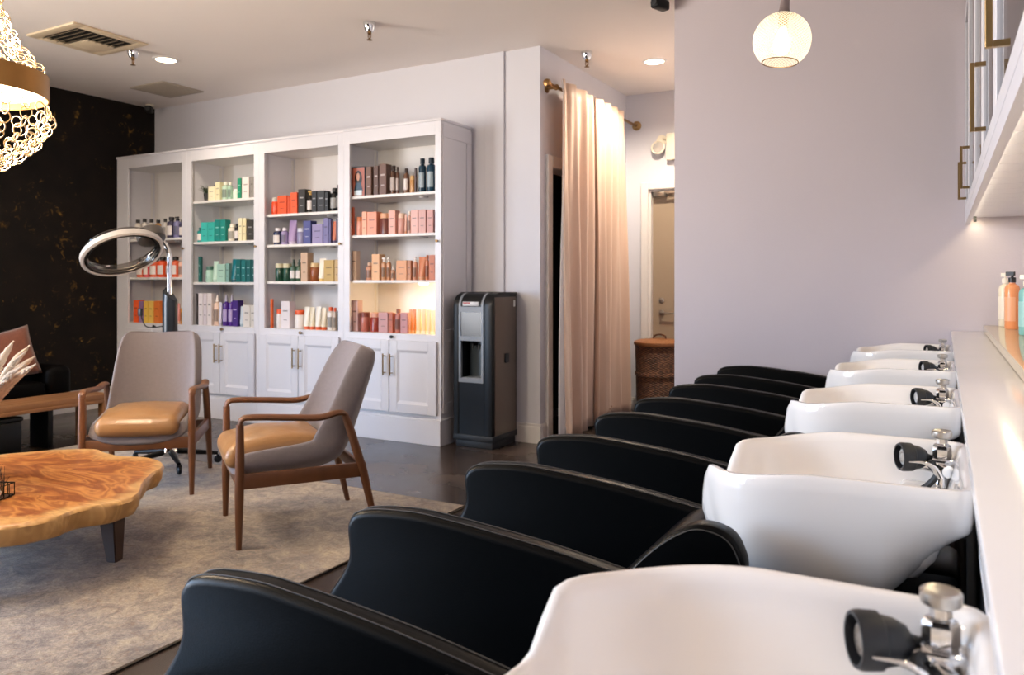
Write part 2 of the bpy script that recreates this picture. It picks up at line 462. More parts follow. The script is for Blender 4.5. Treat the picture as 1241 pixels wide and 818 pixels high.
def rugmat():
    m = bpy.data.materials.new('faded_beige_rug'); m.use_nodes = True
    nt = m.node_tree; b = nt.nodes['Principled BSDF']
    tc = nt.nodes.new('ShaderNodeTexCoord')
    def noise(s, d, r=.6, dist=0.):
        n = nt.nodes.new('ShaderNodeTexNoise'); n.inputs['Scale'].default_value = s; n.inputs['Detail'].default_value = d
        n.inputs['Roughness'].default_value = r; n.inputs['Distortion'].default_value = dist
        nt.links.new(tc.outputs['Object'], n.inputs['Vector']); return n.outputs['Fac']
    big = ramp(nt, noise(2.2, 8, .68, .4), [(.30, '#625b5a'), (.45, '#9a9089'), (.56, '#b3a491'), (.72, '#c6b69c')])
    mid = ramp(nt, noise(11, 9, .8, .8), [(.38, '#5a565e'), (.46, '#8f8783'), (.53, '#b8ab9f'), (.62, '#dccbb2')])
    fine = ramp(nt, noise(90, 4, .7), [(.3, (.45,)*3), (.7, (1.,)*3)])
    spk = ramp(nt, noise(30, 6, .75, 1.0), [(.54, (0, 0, 0)), (.64, (1, 1, 1))])
    mx = nt.nodes.new('ShaderNodeMix'); mx.data_type = 'RGBA'; mx.inputs['Factor'].default_value = .5
    nt.links.new(big, mx.inputs['A']); nt.links.new(mid, mx.inputs['B'])
    m3 = nt.nodes.new('ShaderNodeMix'); m3.data_type = 'RGBA'
    q = nt.nodes.new('ShaderNodeMath'); q.operation = 'MULTIPLY'; q.inputs[1].default_value = .45
    nt.links.new(spk, q.inputs[0]); nt.links.new(q.outputs[0], m3.inputs['Factor'])
    nt.links.new(mx.outputs['Result'], m3.inputs['A']); m3.inputs['B'].default_value = (*lin('#8f6f56'), 1)
    m2 = nt.nodes.new('ShaderNodeMix'); m2.data_type = 'RGBA'; m2.blend_type = 'MULTIPLY'; m2.inputs['Factor'].default_value = .8
    nt.links.new(m3.outputs['Result'], m2.inputs['A']); nt.links.new(fine, m2.inputs['B'])
    nt.links.new(m2.outputs['Result'], b.inputs['Base Color'])
    b.inputs['Roughness'].default_value = .95; b.inputs['Sheen Weight'].default_value = .2
    bp = nt.nodes.new('ShaderNodeBump'); bp.inputs['Strength'].default_value = .5; bp.inputs['Distance'].default_value = .006
    nt.links.new(noise(160, 4, .7), bp.inputs['Height']); nt.links.new(bp.outputs['Normal'], b.inputs['Normal'])
    return m

def slabwood(light):
    """top: reddish figured heart with a paler sapwood band near the live edge (object space distance to the heart centre)"""
    m = bpy.data.materials.new('live_edge_slab_wood' if not light else 'pale_bark_edge_wood'); m.use_nodes = True
    nt = m.node_tree; b = nt.nodes['Principled BSDF']
    tc = nt.nodes.new('ShaderNodeTexCoord')
    mp = nt.nodes.new('ShaderNodeMapping'); mp.inputs['Rotation'].default_value = (0, 0, .7); mp.inputs['Scale'].default_value = (1.0, 2.6, 1)
    nt.links.new(tc.outputs['Object'], mp.inputs['Vector'])
    n0 = nt.nodes.new('ShaderNodeTexNoise'); n0.inputs['Scale'].default_value = 1.7; n0.inputs['Detail'].default_value = 3; n0.inputs['Distortion'].default_value = 1.6
    nt.links.new(mp.outputs['Vector'], n0.inputs['Vector'])
    w = nt.nodes.new('ShaderNodeMath'); w.operation = 'MULTIPLY'; w.inputs[1].default_value = 26
    nt.links.new(n0.outputs['Fac'], w.inputs[0])
    s = nt.nodes.new('ShaderNodeMath'); s.operation = 'SINE'; nt.links.new(w.outputs[0], s.inputs[0])
    s2 = nt.nodes.new('ShaderNodeMath'); s2.operation = 'MULTIPLY_ADD'; s2.inputs[1].default_value = .5; s2.inputs[2].default_value = .5
    nt.links.new(s.outputs[0], s2.inputs[0])
    heart = ramp(nt, s2.outputs[0], [(0., '#8a4d26'), (.45, '#ac6a34'), (.8, '#c08345'), (1., '#9a5c2e')])
    sap = ramp(nt, s2.outputs[0], [(0., '#b98d56'), (.6, '#d0a468'), (1., '#c2955a')])
    at = nt.nodes.new('ShaderNodeAttribute'); at.attribute_name = 'rim'
    n1 = nt.nodes.new('ShaderNodeTexNoise'); n1.inputs['Scale'].default_value = 5; n1.inputs['Detail'].default_value = 5; n1.inputs['Distortion'].default_value = .8
    nt.links.new(tc.outputs['Object'], n1.inputs['Vector'])
    ad = nt.nodes.new('ShaderNodeMath'); ad.operation = 'MULTIPLY_ADD'; ad.inputs[1].default_value = .3667
    nt.links.new(n1.outputs['Fac'], ad.inputs[0]); nt.links.new(at.outputs['Fac'], ad.inputs[2])
    k = ramp(nt, ad.outputs[0], [(.735, (0, 0, 0)), (.835, (1, 1, 1))])
    mx = nt.nodes.new('ShaderNodeMix'); mx.data_type = 'RGBA'
    nt.links.new(k, mx.inputs['Factor']); nt.links.new(heart, mx.inputs['A']); nt.links.new(sap, mx.inputs['B'])
    nt.links.new(mx.outputs['Result'], b.inputs['Base Color'])
    b.inputs['Roughness'].default_value = .38
    return m

def wicker():
    m = bpy.data.materials.new('brown_woven_wicker'); m.use_nodes = True
    nt = m.node_tree; b = nt.nodes['Principled BSDF']
    tc = nt.nodes.new('ShaderNodeTexCoord')
    sp = nt.nodes.new('ShaderNodeSeparateXYZ'); nt.links.new(tc.outputs['Object'], sp.inputs[0])
    a = nt.nodes.new('ShaderNodeMath'); a.operation = 'ARCTAN2'; nt.links.new(sp.outputs['Y'], a.inputs[0]); nt.links.new(sp.outputs['X'], a.inputs[1])
    def trig(src, f, op='SINE'):
        q = nt.nodes.new('ShaderNodeMath'); q.operation = 'MULTIPLY'; q.inputs[1].default_value = f; nt.links.new(src, q.inputs[0])
        s = nt.nodes.new('ShaderNodeMath'); s.operation = op; nt.links.new(q.outputs[0], s.inputs[0]); return s.outputs[0]
    h = nt.nodes.new('ShaderNodeMath'); h.operation = 'MULTIPLY'
    nt.links.new(trig(a.outputs[0], 30), h.inputs[0]); nt.links.new(trig(sp.outputs['Z'], 300), h.inputs[1])
    n = nt.nodes.new('ShaderNodeTexNoise'); n.inputs['Scale'].default_value = 30; nt.links.new(tc.outputs['Object'], n.inputs['Vector'])
    ad = nt.nodes.new('ShaderNodeMath'); ad.operation = 'MULTIPLY_ADD'; ad.inputs[1].default_value = .3
    nt.links.new(h.outputs[0], ad.inputs[0]); nt.links.new(n.outputs['Fac'], ad.inputs[2])
    c = ramp(nt, ad.outputs[0], [(.1, '#2c1710'), (.45, '#5e3725'), (.75, '#94603f')])
    nt.links.new(c, b.inputs['Base Color']); b.inputs['Roughness'].default_value = .55
    bp = nt.nodes.new('ShaderNodeBump'); bp.inputs['Strength'].default_value = .9; bp.inputs['Distance'].default_value = .012
    nt.links.new(h.outputs[0], bp.inputs['Height']); nt.links.new(bp.outputs['Normal'], b.inputs['Normal'])
    return m

def glassmat(name, tint='#ffffff', refl=.12):
    m = bpy.data.materials.new(name); m.use_nodes = True
    nt = m.node_tree; nt.nodes.remove(nt.nodes['Principled BSDF'])
    tr = nt.nodes.new('ShaderNodeBsdfTransparent'); tr.inputs[0].default_value = (*lin(tint), 1)
    gl = nt.nodes.new('ShaderNodeBsdfGlossy'); gl.inputs['Roughness'].default_value = .03
    fr = nt.nodes.new('ShaderNodeFresnel'); fr.inputs[0].default_value = 1.35
    mx = nt.nodes.new('ShaderNodeMixShader')
    nt.links.new(fr.outputs[0], mx.inputs[0]); nt.links.new(tr.outputs[0], mx.inputs[1]); nt.links.new(gl.outputs[0], mx.inputs[2])
    nt.links.new(mx.outputs[0], nt.nodes['Material Output'].inputs['Surface'])
    return m

def emis(name, col, s):
    m = bpy.data.materials.new(name); m.use_nodes = True
    b = m.node_tree.nodes['Principled BSDF']
    b.inputs['Base Color'].default_value = (*lin(col), 1)
    b.inputs['Emission Color'].default_value = (*lin(col), 1); b.inputs['Emission Strength'].default_value = s
    return m

def meshmat():
    """fine wire mesh of the globe shade: see-through between the wires, the wire itself scatters the bulb's light"""
    m = bpy.data.materials.new('cream_wire_mesh'); m.use_nodes = True
    nt = m.node_tree; b = nt.nodes['Principled BSDF']
    b.inputs['Base Color'].default_value = (*lin('#efe6d4'), 1); b.inputs['Roughness'].default_value = .5
    tl = nt.nodes.new('ShaderNodeBsdfTranslucent'); tl.inputs[0].default_value = (*lin('#f2e6cf'), 1)
    a = nt.nodes.new('ShaderNodeMixShader'); a.inputs[0].default_value = .55
    nt.links.new(b.outputs[0], a.inputs[1]); nt.links.new(tl.outputs[0], a.inputs[2])
    tr = nt.nodes.new('ShaderNodeBsdfTransparent')
    tc = nt.nodes.new('ShaderNodeTexCoord')
    sp = nt.nodes.new('ShaderNodeSeparateXYZ'); nt.links.new(tc.outputs['Object'], sp.inputs[0])
    at = nt.nodes.new('ShaderNodeMath'); at.operation = 'ARCTAN2'; nt.links.new(sp.outputs['Y'], at.inputs[0]); nt.links.new(sp.outputs['X'], at.inputs[1])
    def wv(src, f):
        q = nt.nodes.new('ShaderNodeMath'); q.operation = 'MULTIPLY'; q.inputs[1].default_value = f; nt.links.new(src, q.inputs[0])
        s = nt.nodes.new('ShaderNodeMath'); s.operation = 'SINE'; nt.links.new(q.outputs[0], s.inputs[0]); return s.outputs[0]
    h = nt.nodes.new('ShaderNodeMath'); h.operation = 'MULTIPLY'
    nt.links.new(wv(at.outputs[0], 46), h.inputs[0]); nt.links.new(wv(sp.outputs['Z'], 520), h.inputs[1])
    g = nt.nodes.new('ShaderNodeMath'); g.operation = 'GREATER_THAN'; g.inputs[1].default_value = .12; nt.links.new(h.outputs[0], g.inputs[0])
    mx = nt.nodes.new('ShaderNodeMixShader')
    nt.links.new(g.outputs[0], mx.inputs[0]); nt.links.new(a.outputs[0], mx.inputs[1]); nt.links.new(tr.outputs[0], mx.inputs[2])
    nt.links.new(mx.outputs[0], nt.nodes['Material Output'].inputs['Surface'])
    return m

def curtainmat():
    m = mat('blush_satin_curtain', '#dec3b0', .5, var=.10, vscale=30, sheen=.4, stretch=(1, 1, .05))
    nt = m.node_tree; b = nt.nodes['Principled BSDF']
    tl = nt.nodes.new('ShaderNodeBsdfTranslucent'); tl.inputs[0].default_value = (*lin('#e0c3a8'), 1)
    mx = nt.nodes.new('ShaderNodeMixShader'); mx.inputs[0].default_value = .22
    nt.links.new(b.outputs[0], mx.inputs[1]); nt.links.new(tl.outputs[0], mx.inputs[2])
    nt.links.new(mx.outputs[0], nt.nodes['Material Output'].inputs['Surface'])
    return m

BLACKWALL = wallpaper(); FLOOR = concrete(); RUG = rugmat(); SLAB = slabwood(False); WICKER = wicker()
GLASS = glassmat('clear_glass'); SMOKED = glassmat('clear_hood_plastic', '#d8d4d0')
CURTAIN = curtainmat(); LINING = mat('white_curtain_lining', '#d9d4d2', .7, var=.04)
WARMLENS = emis('warm_lamp_lens', '#ffe6c0', 9.); BULB = emis('warm_bulb_glass', '#fff3dd', 18.)
DIFFUSER = emis('warm_chandelier_diffuser', '#ffe9c8', 6.); STRIP = emis('warm_led_strip', '#fff0cc', 7.)
PUCKLIT = emis('lit_puck_lens', '#ffd9a0', 20.); PUCKDIM = mat('grey_puck_lens', '#c9c9cc', .3)
MESHM = meshmat()

# ------------------------------------------------------------------ setting
CZ = 3.05
def room():
    x0, x1, y0, yb = -7.24, .43, -3.6, 5.30
    WX, WY = -1.50, 4.835                              # free end and face of the wash area's end wall
    struct('floor', BOX(x0-.2, x1+.2, y0-.2, 7.35, -.12, 0), FLOOR)
    struct('ceiling', BOX(x0-.2, x1+.2, y0-.2, 7.35, CZ, CZ+.12), CEIL)
    struct('wall_left', BOX(x0-.15, x0, .85, yb+.15, 0, CZ), BLACKWALL)
    struct('wall_back', BOX(x0, -2.70, yb, yb+.15, 0, CZ), WHITE)
    bm = bmesh.new()                                   # side wall of the alcove, with the doorway the curtain hides
    box(bm, -2.85, -2.70, yb+.15, 5.47, 0, CZ); box(bm, -2.85, -2.70, 5.47, 6.72, 2.14, CZ); box(bm, -2.85, -2.70, 6.72, 7.15, 0, CZ)
    struct('wall_alcove_left', bm, WHITE)
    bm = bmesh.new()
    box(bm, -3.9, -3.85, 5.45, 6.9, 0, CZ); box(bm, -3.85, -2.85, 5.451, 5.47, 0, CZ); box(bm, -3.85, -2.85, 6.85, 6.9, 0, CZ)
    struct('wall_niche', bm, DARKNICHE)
    bm = bmesh.new()                                   # far wall of the alcove with the door opening
    box(bm, -2.85, -2.47, 7.15, 7.3, 0, CZ); box(bm, -2.47, -1.58, 7.15, 7.3, 2.12, CZ); box(bm, -1.58, -1.2, 7.15, 7.3, 0, CZ); box(bm, -2.85, -1.2, 7.3, 7.34, 0, CZ)  # last slab added behind the door to stop light leaking under it
    struct('wall_alcove_back', bm, WHITE)
    struct('wall_alcove_right', BOX(WX, WX+.15, WY+.15, 7.15, 0, CZ), WHITE)
    struct('wall_wash', BOX(WX, x1, WY, WY+.15, 0, CZ), LILAC)
    struct('wall_right', BOX(x1, x1+.15, y0, WY+.15, 0, CZ), LILAC)
    bm = bmesh.new()                                   # unseen wall behind the viewer, solid and made black to dim the bowls
    box(bm, x0, x1, y0-.15, y0, 0, CZ)
    struct('wall_front', bm, BLACKWALL)
    bm = bmesh.new()
    box(bm, x0-.15, x0, y0, .85, 0, .25); box(bm, x0-.15, x0, y0, .85, 2.85, CZ); box(bm, x0-.15, x0, y0, -3.3, .25, 2.85); box(bm, x0-.15, x0, -1.35, -1.2, .25, 2.85); box(bm, x0-.15, x0, .7, .85, .25, 2.85)
    struct('wall_street', bm, WHITE)
    def frame(n, M, L, rz, c):
        bm = bmesh.new(); h = L/2
        for p in ((-h, -h+.05, .25, 2.85), (h-.05, h, .25, 2.85), (-h+.05, h-.05, .25, .30), (-h+.05, h-.05, 2.8, 2.85)): box(bm, p[0], p[1], -.035, .035, p[2], p[3])
        bm.transform(M); struct('window_%d' % n, bm, BLKPLAS)
        l = bpy.data.lights.new('window_portal', 'AREA'); l.shape = 'RECTANGLE'; l.size = L; l.size_y = 2.6; l.cycles.is_portal = True
        lo = bpy.data.objects.new('window_portal', l); COL.objects.link(lo); lo.location = c; lo.rotation_euler = (radians(90), 0, rz)

    frame(1, T(x0-.06, -2.325, 0) @ RZ(pi/2), 1.95, radians(-90), (x0-.16, -2.325, 1.55)); frame(2, T(x0-.06, -.25, 0) @ RZ(pi/2), 1.90, radians(-90), (x0-.16, -.25, 1.55))
    # pilaster and baseboards
    struct('trim_1', BOX(-3.185, -3.01, yb-.018, yb, .15, CZ, bev=.006), WHITE)
    def skirt(name, x0, x1, y0, y1, h=.15):
        bm = bmesh.new(); box(bm, x0, x1, y0, y1, 0, h-.02, bev=.003)
        cx0, cx1 = (x0, x1); box(bm, x0+.004 if x1-x0 < .1 else x0, x1-.006 if x1-x0 < .1 else x1, y0+.006 if y1-y0 < .1 else y0, y1, h-.02, h, bev=.003)
        struct(name, bm, TRIM)
    skirt('baseboard_back', -3.30, -2.685, yb-.022, yb)
    skirt('baseboard_alcove', -2.70, -2.68, yb, 5.385)
    skirt('baseboard_left', -7.24, -7.215, .85, 4.84, .20)
    skirt('baseboard_wash', WX, -.03, WY-.018, WY)
    skirt('baseboard_alcove_back', -2.70, -2.54, 7.13, 7.15, .12)
    # casing round the curtained doorway
    bm = bmesh.new()
    box(bm, -2.70, -2.672, 5.385, 5.47, 0, 2.23, bev=.005); box(bm, -2.70, -2.672, 5.47, 6.80, 2.14, 2.23, bev=.005); box(bm, -2.70, -2.672, 6.72, 6.80, 0, 2.14, bev=.005)
    struct('trim_2', bm, TRIM)
    # far door
    bm = bmesh.new()
    box(bm, -2.54, -2.47, 7.115, 7.15, 0, 2.19, bev=.005); box(bm, -2.47, -1.60, 7.115, 7.15, 2.12, 2.19, bev=.005)
    box(bm, -2.47, -2.45, 7.15, 7.28, 0, 2.12); box(bm, -2.45, -1.60, 7.15, 7.28, 2.10, 2.12)
    struct('trim_3', bm, TRIM)
    d = struct('door_1', BOX(-2.448, -1.59, 7.20, 7.245, .01, 2.10, bev=.002), mat('beige_door_paint', '#a08f7c', .5, var=.03))
    bm = bmesh.new()
    lathe(bm, [(0, 0), (.028, 0), (.028, .01), (.012, .014), (.011, .05), (0, .05)], 20, T(-2.36, 7.20, .94) @ RX(radians(90)))
    tube(bm, [(-2.36, 7.155, .94), (-2.34, 7.15, .94), (-2.24, 7.15, .94), (-2.235, 7.165, .94)], .009, 10)
    lathe(bm, [(0, 0), (.025, 0), (.024, .012), (.01, .018), (0, .018)], 20, T(-2.36, 7.20, 1.06) @ RX(radians(90)))
    obj('door_handle', bm, STEEL, d)
    bm = BOX(-2.42, -2.30, 7.13, 7.20, 2.05, 2.095, bev=.004); box(bm, -2.31, -2.05, 7.11, 7.13, 2.075, 2.09)
    obj('door_closer', bm, STEEL, d)
room()
# ------------------------------------------------------------------ bookcases
EDGES = [-7.22, -6.185, -5.235, -4.27, -3.315]
OPEN = [(-7.05, -6.25), (-6.12, -5.30), (-5.172, -4.332), (-4.21, -3.37)]
SHELVES = [[1.658, 1.282, .835], [1.988, 1.608, 1.235, .835], [1.826, 1.562, 1.243, .835], [1.935, 1.618, 1.253, .835]]
ORDB = ['leftmost', 'second', 'third', 'rightmost']
FY, BY, TOPZ = 4.86, 5.285, 2.48

def panel_door(w, h, t=.022):
    """shaker door, hinge corner at (0,0,0), front towards -Y"""
    bm = bmesh.new(); s = .075
    box(bm, 0, s, 0, t, 0, h, bev=.0025, seg=1); box(bm, w-s, w, 0, t, 0, h, bev=.0025, seg=1)
    box(bm, s, w-s, 0, t, 0, s, bev=.0025, seg=1); box(bm, s, w-s, 0, t, h-s, h, bev=.0025, seg=1)
    box(bm, s, w-s, .012, t, s, h-s)
    # moulding round the sunk panel
    m = .018
    for pts in (((s, s), (s+m, s+m), (s+m, h-s-m), (s, h-s)), ((w-s, s), (w-s-m, s+m), (w-s-m, h-s-m), (w-s, h-s)),
                ((s, s), (s+m, s+m), (w-s-m, s+m), (w-s, s)), ((s, h-s), (s+m, h-s-m), (w-s-m, h-s-m), (w-s, h-s))):
        v = [bm.verts.new((x, .003 if i in (0, 3) else .012, z)) for i, (x, z) in enumerate(pts)]
        bm.faces.new(v)
    return bm

def bar_handle(L=.17):
    bm = bmesh.new()
    tube(bm, [(0, -.032, 0), (0, -.032, L)], .006, 10)
    for z in (.02, L-.02): tube(bm, [(0, 0, z), (0, -.032, z)], .0045, 8)
    return bm

for i in range(4):
    a, b = EDGES[i], EDGES[i+1]; oa, ob = OPEN[i]; w = b-a
    lab = ['leftmost white bookcase, against the black wall, with black-capped bottles on its shelves',
           'second white bookcase from the left, with turquoise and teal products',
           'third white bookcase from the left, with violet and black products',
           'rightmost white bookcase, next to the water cooler, with a warm lit lowest shelf'][i]
    r = thing('bookcase', lab, 'bookcase', ((a+b)/2, FY, 0), 0, 'white built-in bookcases')
    X = lambda x: x-(a+b)/2
    hw = w/2; D = BY-FY
    bm = bmesh.new()
    box(bm, -hw, -hw+.022, .02, D, .0, TOPZ-.02); box(bm, hw-.022, hw, .02, D, 0, TOPZ-.02)
    if i == 3:   # applied frame on the visible end
        for z0, z1 in ((.24, .32), (.78, .88), (2.34, 2.44)): box(bm, hw, hw+.008, .02, D, z0, z1, bev=.002, seg=1)
        for y0, y1 in ((.02, .09), (D-.07, D)):
            for z0, z1 in ((.321, .779), (.881, 2.339)): box(bm, hw, hw+.008, y0, y1, z0, z1, bev=.002, seg=1)
    obj('side_panel', bm, CABW, r)
    obj('back_panel', BOX(-hw+.022, hw-.022, D-.015, D, .2, TOPZ-.02), SHELFW, r)
    obj('top_panel', BOX(-hw, hw+(.01 if i == 3 else 0), -.012, D, TOPZ-.02, TOPZ, bev=.003), CABW, r)
    obj('ceiling_panel', BOX(-hw+.022, hw-.022, .022, D-.015, 2.365, 2.385), SHELFW, r)
    bm = bmesh.new()                                # face frame round the opening
    box(bm, -hw, X(oa), 0, .022, .20, TOPZ-.02, bev=.0015, seg=1); box(bm, X(ob), hw, 0, .022, .20, TOPZ-.02, bev=.0015, seg=1)
    box(bm, X(oa), X(ob), 0, .022, 2.36, TOPZ-.02); box(bm, X(oa), X(ob), 0, .022, .785, .835)
    obj('face_frame', bm, CABW, r)
    bm = BOX(-hw, hw+(.012 if i == 3 else 0), -.03, D, 0, .185, bev=.002, seg=1); box(bm, -hw, hw+(.012 if i == 3 else 0), -.02, D, .185, .20, bev=.005)
    obj('plinth', bm, CABW, r)
    for k, z in enumerate(SHELVES[i]):
        if k == len(SHELVES[i])-1:
            obj('cabinet_top', BOX(-hw+.022, hw-.022, .022, D-.015, z-.025, z), SHELFW, r)
        else:
            sh = obj('shelf', BOX(-hw+.024, hw-.024, .03, D-.016, z-.022, z, bev=.002, seg=1), SHELFW, r)
            bm = bmesh.new(); lathe(bm, [(0, z-.036), (.03, z-.036), (.038, z-.030), (.038, z-.0225), (0, z-.0225)], 20, T(.22*hw/.5, .15, 0))
            obj('puck_light', bm, PUCKLIT if (i, k) == (3, 2) else PUCKDIM, sh)
    for sx in (-1, 1):                              # slotted shelf standards
        for y in (.06, D-.05):
            bm = bmesh.new(); x = sx*(hw-.022)
            box(bm, min(x, x-sx*.004), max(x, x-sx*.004), y-.012, y+.012, .85, 2.35)
            for q in range(46):
                z = .87+q*.032; xx = x-sx*.004
                box(bm, min(xx, xx-sx*.0015), max(xx, xx-sx*.0015), y-.006, y+.006, z, z+.012)
            obj('shelf_standard', bm, SHELFW, r)
    dw = (X(ob)-X(oa)+.05)/2; dz0, dh = .225, .56; c = (X(oa)+X(ob))/2
    bmb = BOX(-hw+.022, hw-.022, .022, D-.02, .20, .22); obj('cabinet_floor', bmb, SHELFW, r)
    for s in (-1, 1):
        d = obj('door', panel_door(dw-.003, dh), CABW, r, loc=(c-dw if s < 0 else c+.003, -.024, dz0))
        h = obj('handle', bar_handle(), BRASS, d, loc=((dw-.035) if s < 0 else .03, 0, .285))
    bm = bmesh.new(); lathe(bm, [(0, 0), (.006, 0), (.006, .012), (.013, .016), (.013, .026), (0, .030)], 14, T(c+.02, 0, .81) @ RX(radians(90)))
    obj('lock_knob', bm, BLKPLAS if i in (0, 3) else ANTBRASS, r)
    bm = bmesh.new(); lathe(bm, [(0, 0), (.005, 0), (.005, .012), (.011, .016), (.011, .024), (0, .027)], 14, T((X(ob)+hw)/2, 0, 1.55) @ RX(radians(90)))
    obj('side_lock_knob', bm, ANTBRASS, r)

# ------------------------------------------------------------------ hair products
def pmat(c, rough=.4):
    return mat('package_'+c.strip('#'), c, rough, var=.03, vscale=30)
ORD = ['first', 'second', 'third', 'fourth', 'fifth', 'sixth', 'seventh', 'eighth', 'ninth', 'tenth', 'eleventh', 'twelfth', 'thirteenth']
SHN = {3: ['top', 'middle', 'bottom'], 4: ['top', 'second', 'third', 'bottom']}
def lighter(c, f):
    v = [int(c[i:i+2], 16) for i in (1, 3, 5)]
    return '#%02x%02x%02x' % tuple(int(max(0, min(255, x+(255-x)*f if f > 0 else x*(1+f)))) for x in v)

def product(kind, w, h, c1, c2, root):
    r = w/2
    dark = sum(int(c1[i:i+2], 16) for i in (1, 3, 5)) < 330
    lab = pmat(lighter(c1, .55 if dark else -.35 if kind != 'pump' or h < .25 else .18))
    if kind in ('box', 'photo'):
        d = min(w, .075)
        obj('carton', BOX(-w/2, w/2, 0, d, 0, h, bev=.0018, seg=1), pmat(c1, .45), root)
        if kind == 'photo':
            f = lambda pts, y, m, n: obj(n, (lambda b: (prism(b, pts, 'y', y-.001, y), b)[1])(bmesh.new()), m, root, smooth=0)
            el = lambda cx, cz, rx, rz: [(cx+rx*cos(2*pi*q/18), cz+rz*sin(2*pi*q/18)) for q in range(18)]
            f([(-w*.46, h*.02), (w*.46, h*.02), (w*.46, h*.97), (-w*.46, h*.97)], 0, pmat('#a9604e'), 'printed_picture')
            f(el(.004, h*.60, w*.27, h*.27), -.0012, pmat('#1d1512'), 'printed_hair')
            f(el(.002, h*.66, w*.12, h*.13), -.0024, pmat('#b98468'), 'printed_face')
            f([(-w*.3, h*.18), (w*.36, h*.18), (w*.22, h*.46), (-w*.16, h*.46)], -.0024, pmat('#1f3e52'), 'printed_top')
            f([(-w*.25, h*.04), (w*.3, h*.04), (w*.3, h*.2), (-w*.25, h*.2)], -.0036, pmat('#c5d3dc'), 'printed_caption_panel')
        elif w > .028:
            obj('printed_name', BOX(-w*.28, w*.28, -.0006, .002, h*.62, h*.67), lab, root); obj('printed_line', BOX(-w*.2, w*.2, -.0006, .002, h*.30, h*.33), lab, root)
        return
    cy = r
    M = T(0, cy, 0)
    if kind == 'jar':
        bm = bmesh.new(); lathe(bm, [(0, 0), (r*.94, 0), (r, .004), (r, h*.70), (r*.9, h*.76), (0, h*.76)], 20, M); body = obj('jar_body', bm, pmat(c1, .25), root)
        bm = bmesh.new(); lathe(bm, [(0, h*.765), (r*.93, h*.765), (r*.93, h*.985), (r*.88, h), (0, h)], 20, M); obj('lid', bm, pmat(c2), root)
    elif kind == 'tube':
        bm = bmesh.new(); ch = h*.13
        rings = []
        for t in (0, .1, .3, .6, .85, .97, 1):
            ex = r*(1-.02*t); ey = r*max(.08, (1-t)**.7)
            rings.append([(ex*cos(2*pi*q/18), cy+ey*sin(2*pi*q/18), ch+t*(h-ch)) for q in range(18)])
        loft(bm, rings, caps=True); obj('tube_body', bm, pmat(c1, .3), root)
        bm = bmesh.new(); lathe(bm, [(0, 0), (r*.86, 0), (r*.9, ch*.95), (0, ch*.95)], 18, M); obj('cap', bm, pmat(c2), root)
    else:
        sh = {'bottle': .72, 'pump': .70, 'nozzle': .66, 'dropper': .62}[kind]
        bm = bmesh.new(); lathe(bm, [(0, 0), (r*.93, 0), (r, .005), (r, h*sh), (r*.85, h*(sh+.06)), (r*.42, h*(sh+.09)), (r*.40, h*(sh+.11)), (0, h*(sh+.11))], 20, M)
        obj('bottle_body', bm, pmat(c1, .22), root)
        z = h*(sh+.112); bm = bmesh.new()
        if kind == 'bottle': lathe(bm, [(0, z), (r*.62, z), (r*.62, h*.985), (r*.55, h), (0, h)], 18, M)
        elif kind == 'nozzle': lathe(bm, [(0, z), (r*.5, z), (r*.42, z+(h-z)*.35), (r*.2, h*.97), (r*.12, h), (0, h)], 16, M)
        elif kind == 'dropper': lathe(bm, [(0, z), (r*.5, z), (r*.5, z+(h-z)*.45), (r*.3, z+(h-z)*.5), (r*.26, h*.97), (0, h)], 16, M)
        else:
            lathe(bm, [(0, z), (r*.5, z), (r*.5, z+(h-z)*.45), (r*.18, z+(h-z)*.5), (r*.18, h*.93), (0, h*.93)], 16, M)
            box(bm, -r*.9, r*.35, cy-r*.22, cy+r*.22, h*.93, h, bev=.001, seg=1)
        obj({'pump': 'pump_head', 'nozzle': 'nozzle', 'dropper': 'dropper_cap'}.get(kind, 'cap'), bm, pmat(c2), root)
        bm = bmesh.new(); a0, a1 = radians(215), radians(325)
        P = [((r+.0008)*cos(a0+(a1-a0)*q/10), cy+(r+.0008)*sin(a0+(a1-a0)*q/10)) for q in range(11)]
        V0 = [bm.verts.new((x, y, h*.14)) for x, y in P]; V1 = [bm.verts.new((x, y, h*(sh-.14))) for x, y in P]
        for q in range(10): bm.faces.new((V0[q], V0[q+1], V1[q+1], V1[q]))
        light = dark or kind == 'bottle' and c1 in ('#d8613a', '#d4535a', '#d65a33', '#e0522a', '#d8683f', '#d9623f')
        obj('label', bm, pmat('#d9d2cf') if light and c1 not in ('#17181b', '#1b1b1d', '#4d3226', '#58392b', '#14364a', '#123a50', '#4a2186', '#51278f') else lab, root)

NOUN = {'box': ('product_carton', 'carton', 'carton'), 'photo': ('product_carton', 'carton with a dark-haired portrait', 'carton'), 'jar': ('product_jar', 'lidded jar', 'jar'),
        'tube': ('product_tube', 'standing tube', 'tube'), 'bottle': ('product_bottle', 'capped bottle', 'bottle'), 'pump': ('product_pump_bottle', 'pump bottle', 'bottle'),
        'nozzle': ('product_nozzle_bottle', 'nozzle-topped bottle', 'bottle'), 'dropper': ('product_dropper_bottle', 'dropper bottle', 'bottle')}
for (b, s), L in PRODUCTS.items():
    n = len(SHELVES[b]); where = SHN[n][s]
    for q, (kind, x, w, h, c1, c2, word) in enumerate(L):
        nm, noun, cat = NOUN[kind]
        lab = f'{word} {noun}, {ORD[q]} from left, {where} shelf of the {ORDB[b]} bookcase'
        r = thing(nm, lab, cat, (x, 4.915, SHELVES[b][s]), 0, f'hair products on the {where} shelf of the {ORDB[b]} bookcase')
        product(kind, w, h, c1, c2 or c1, r)
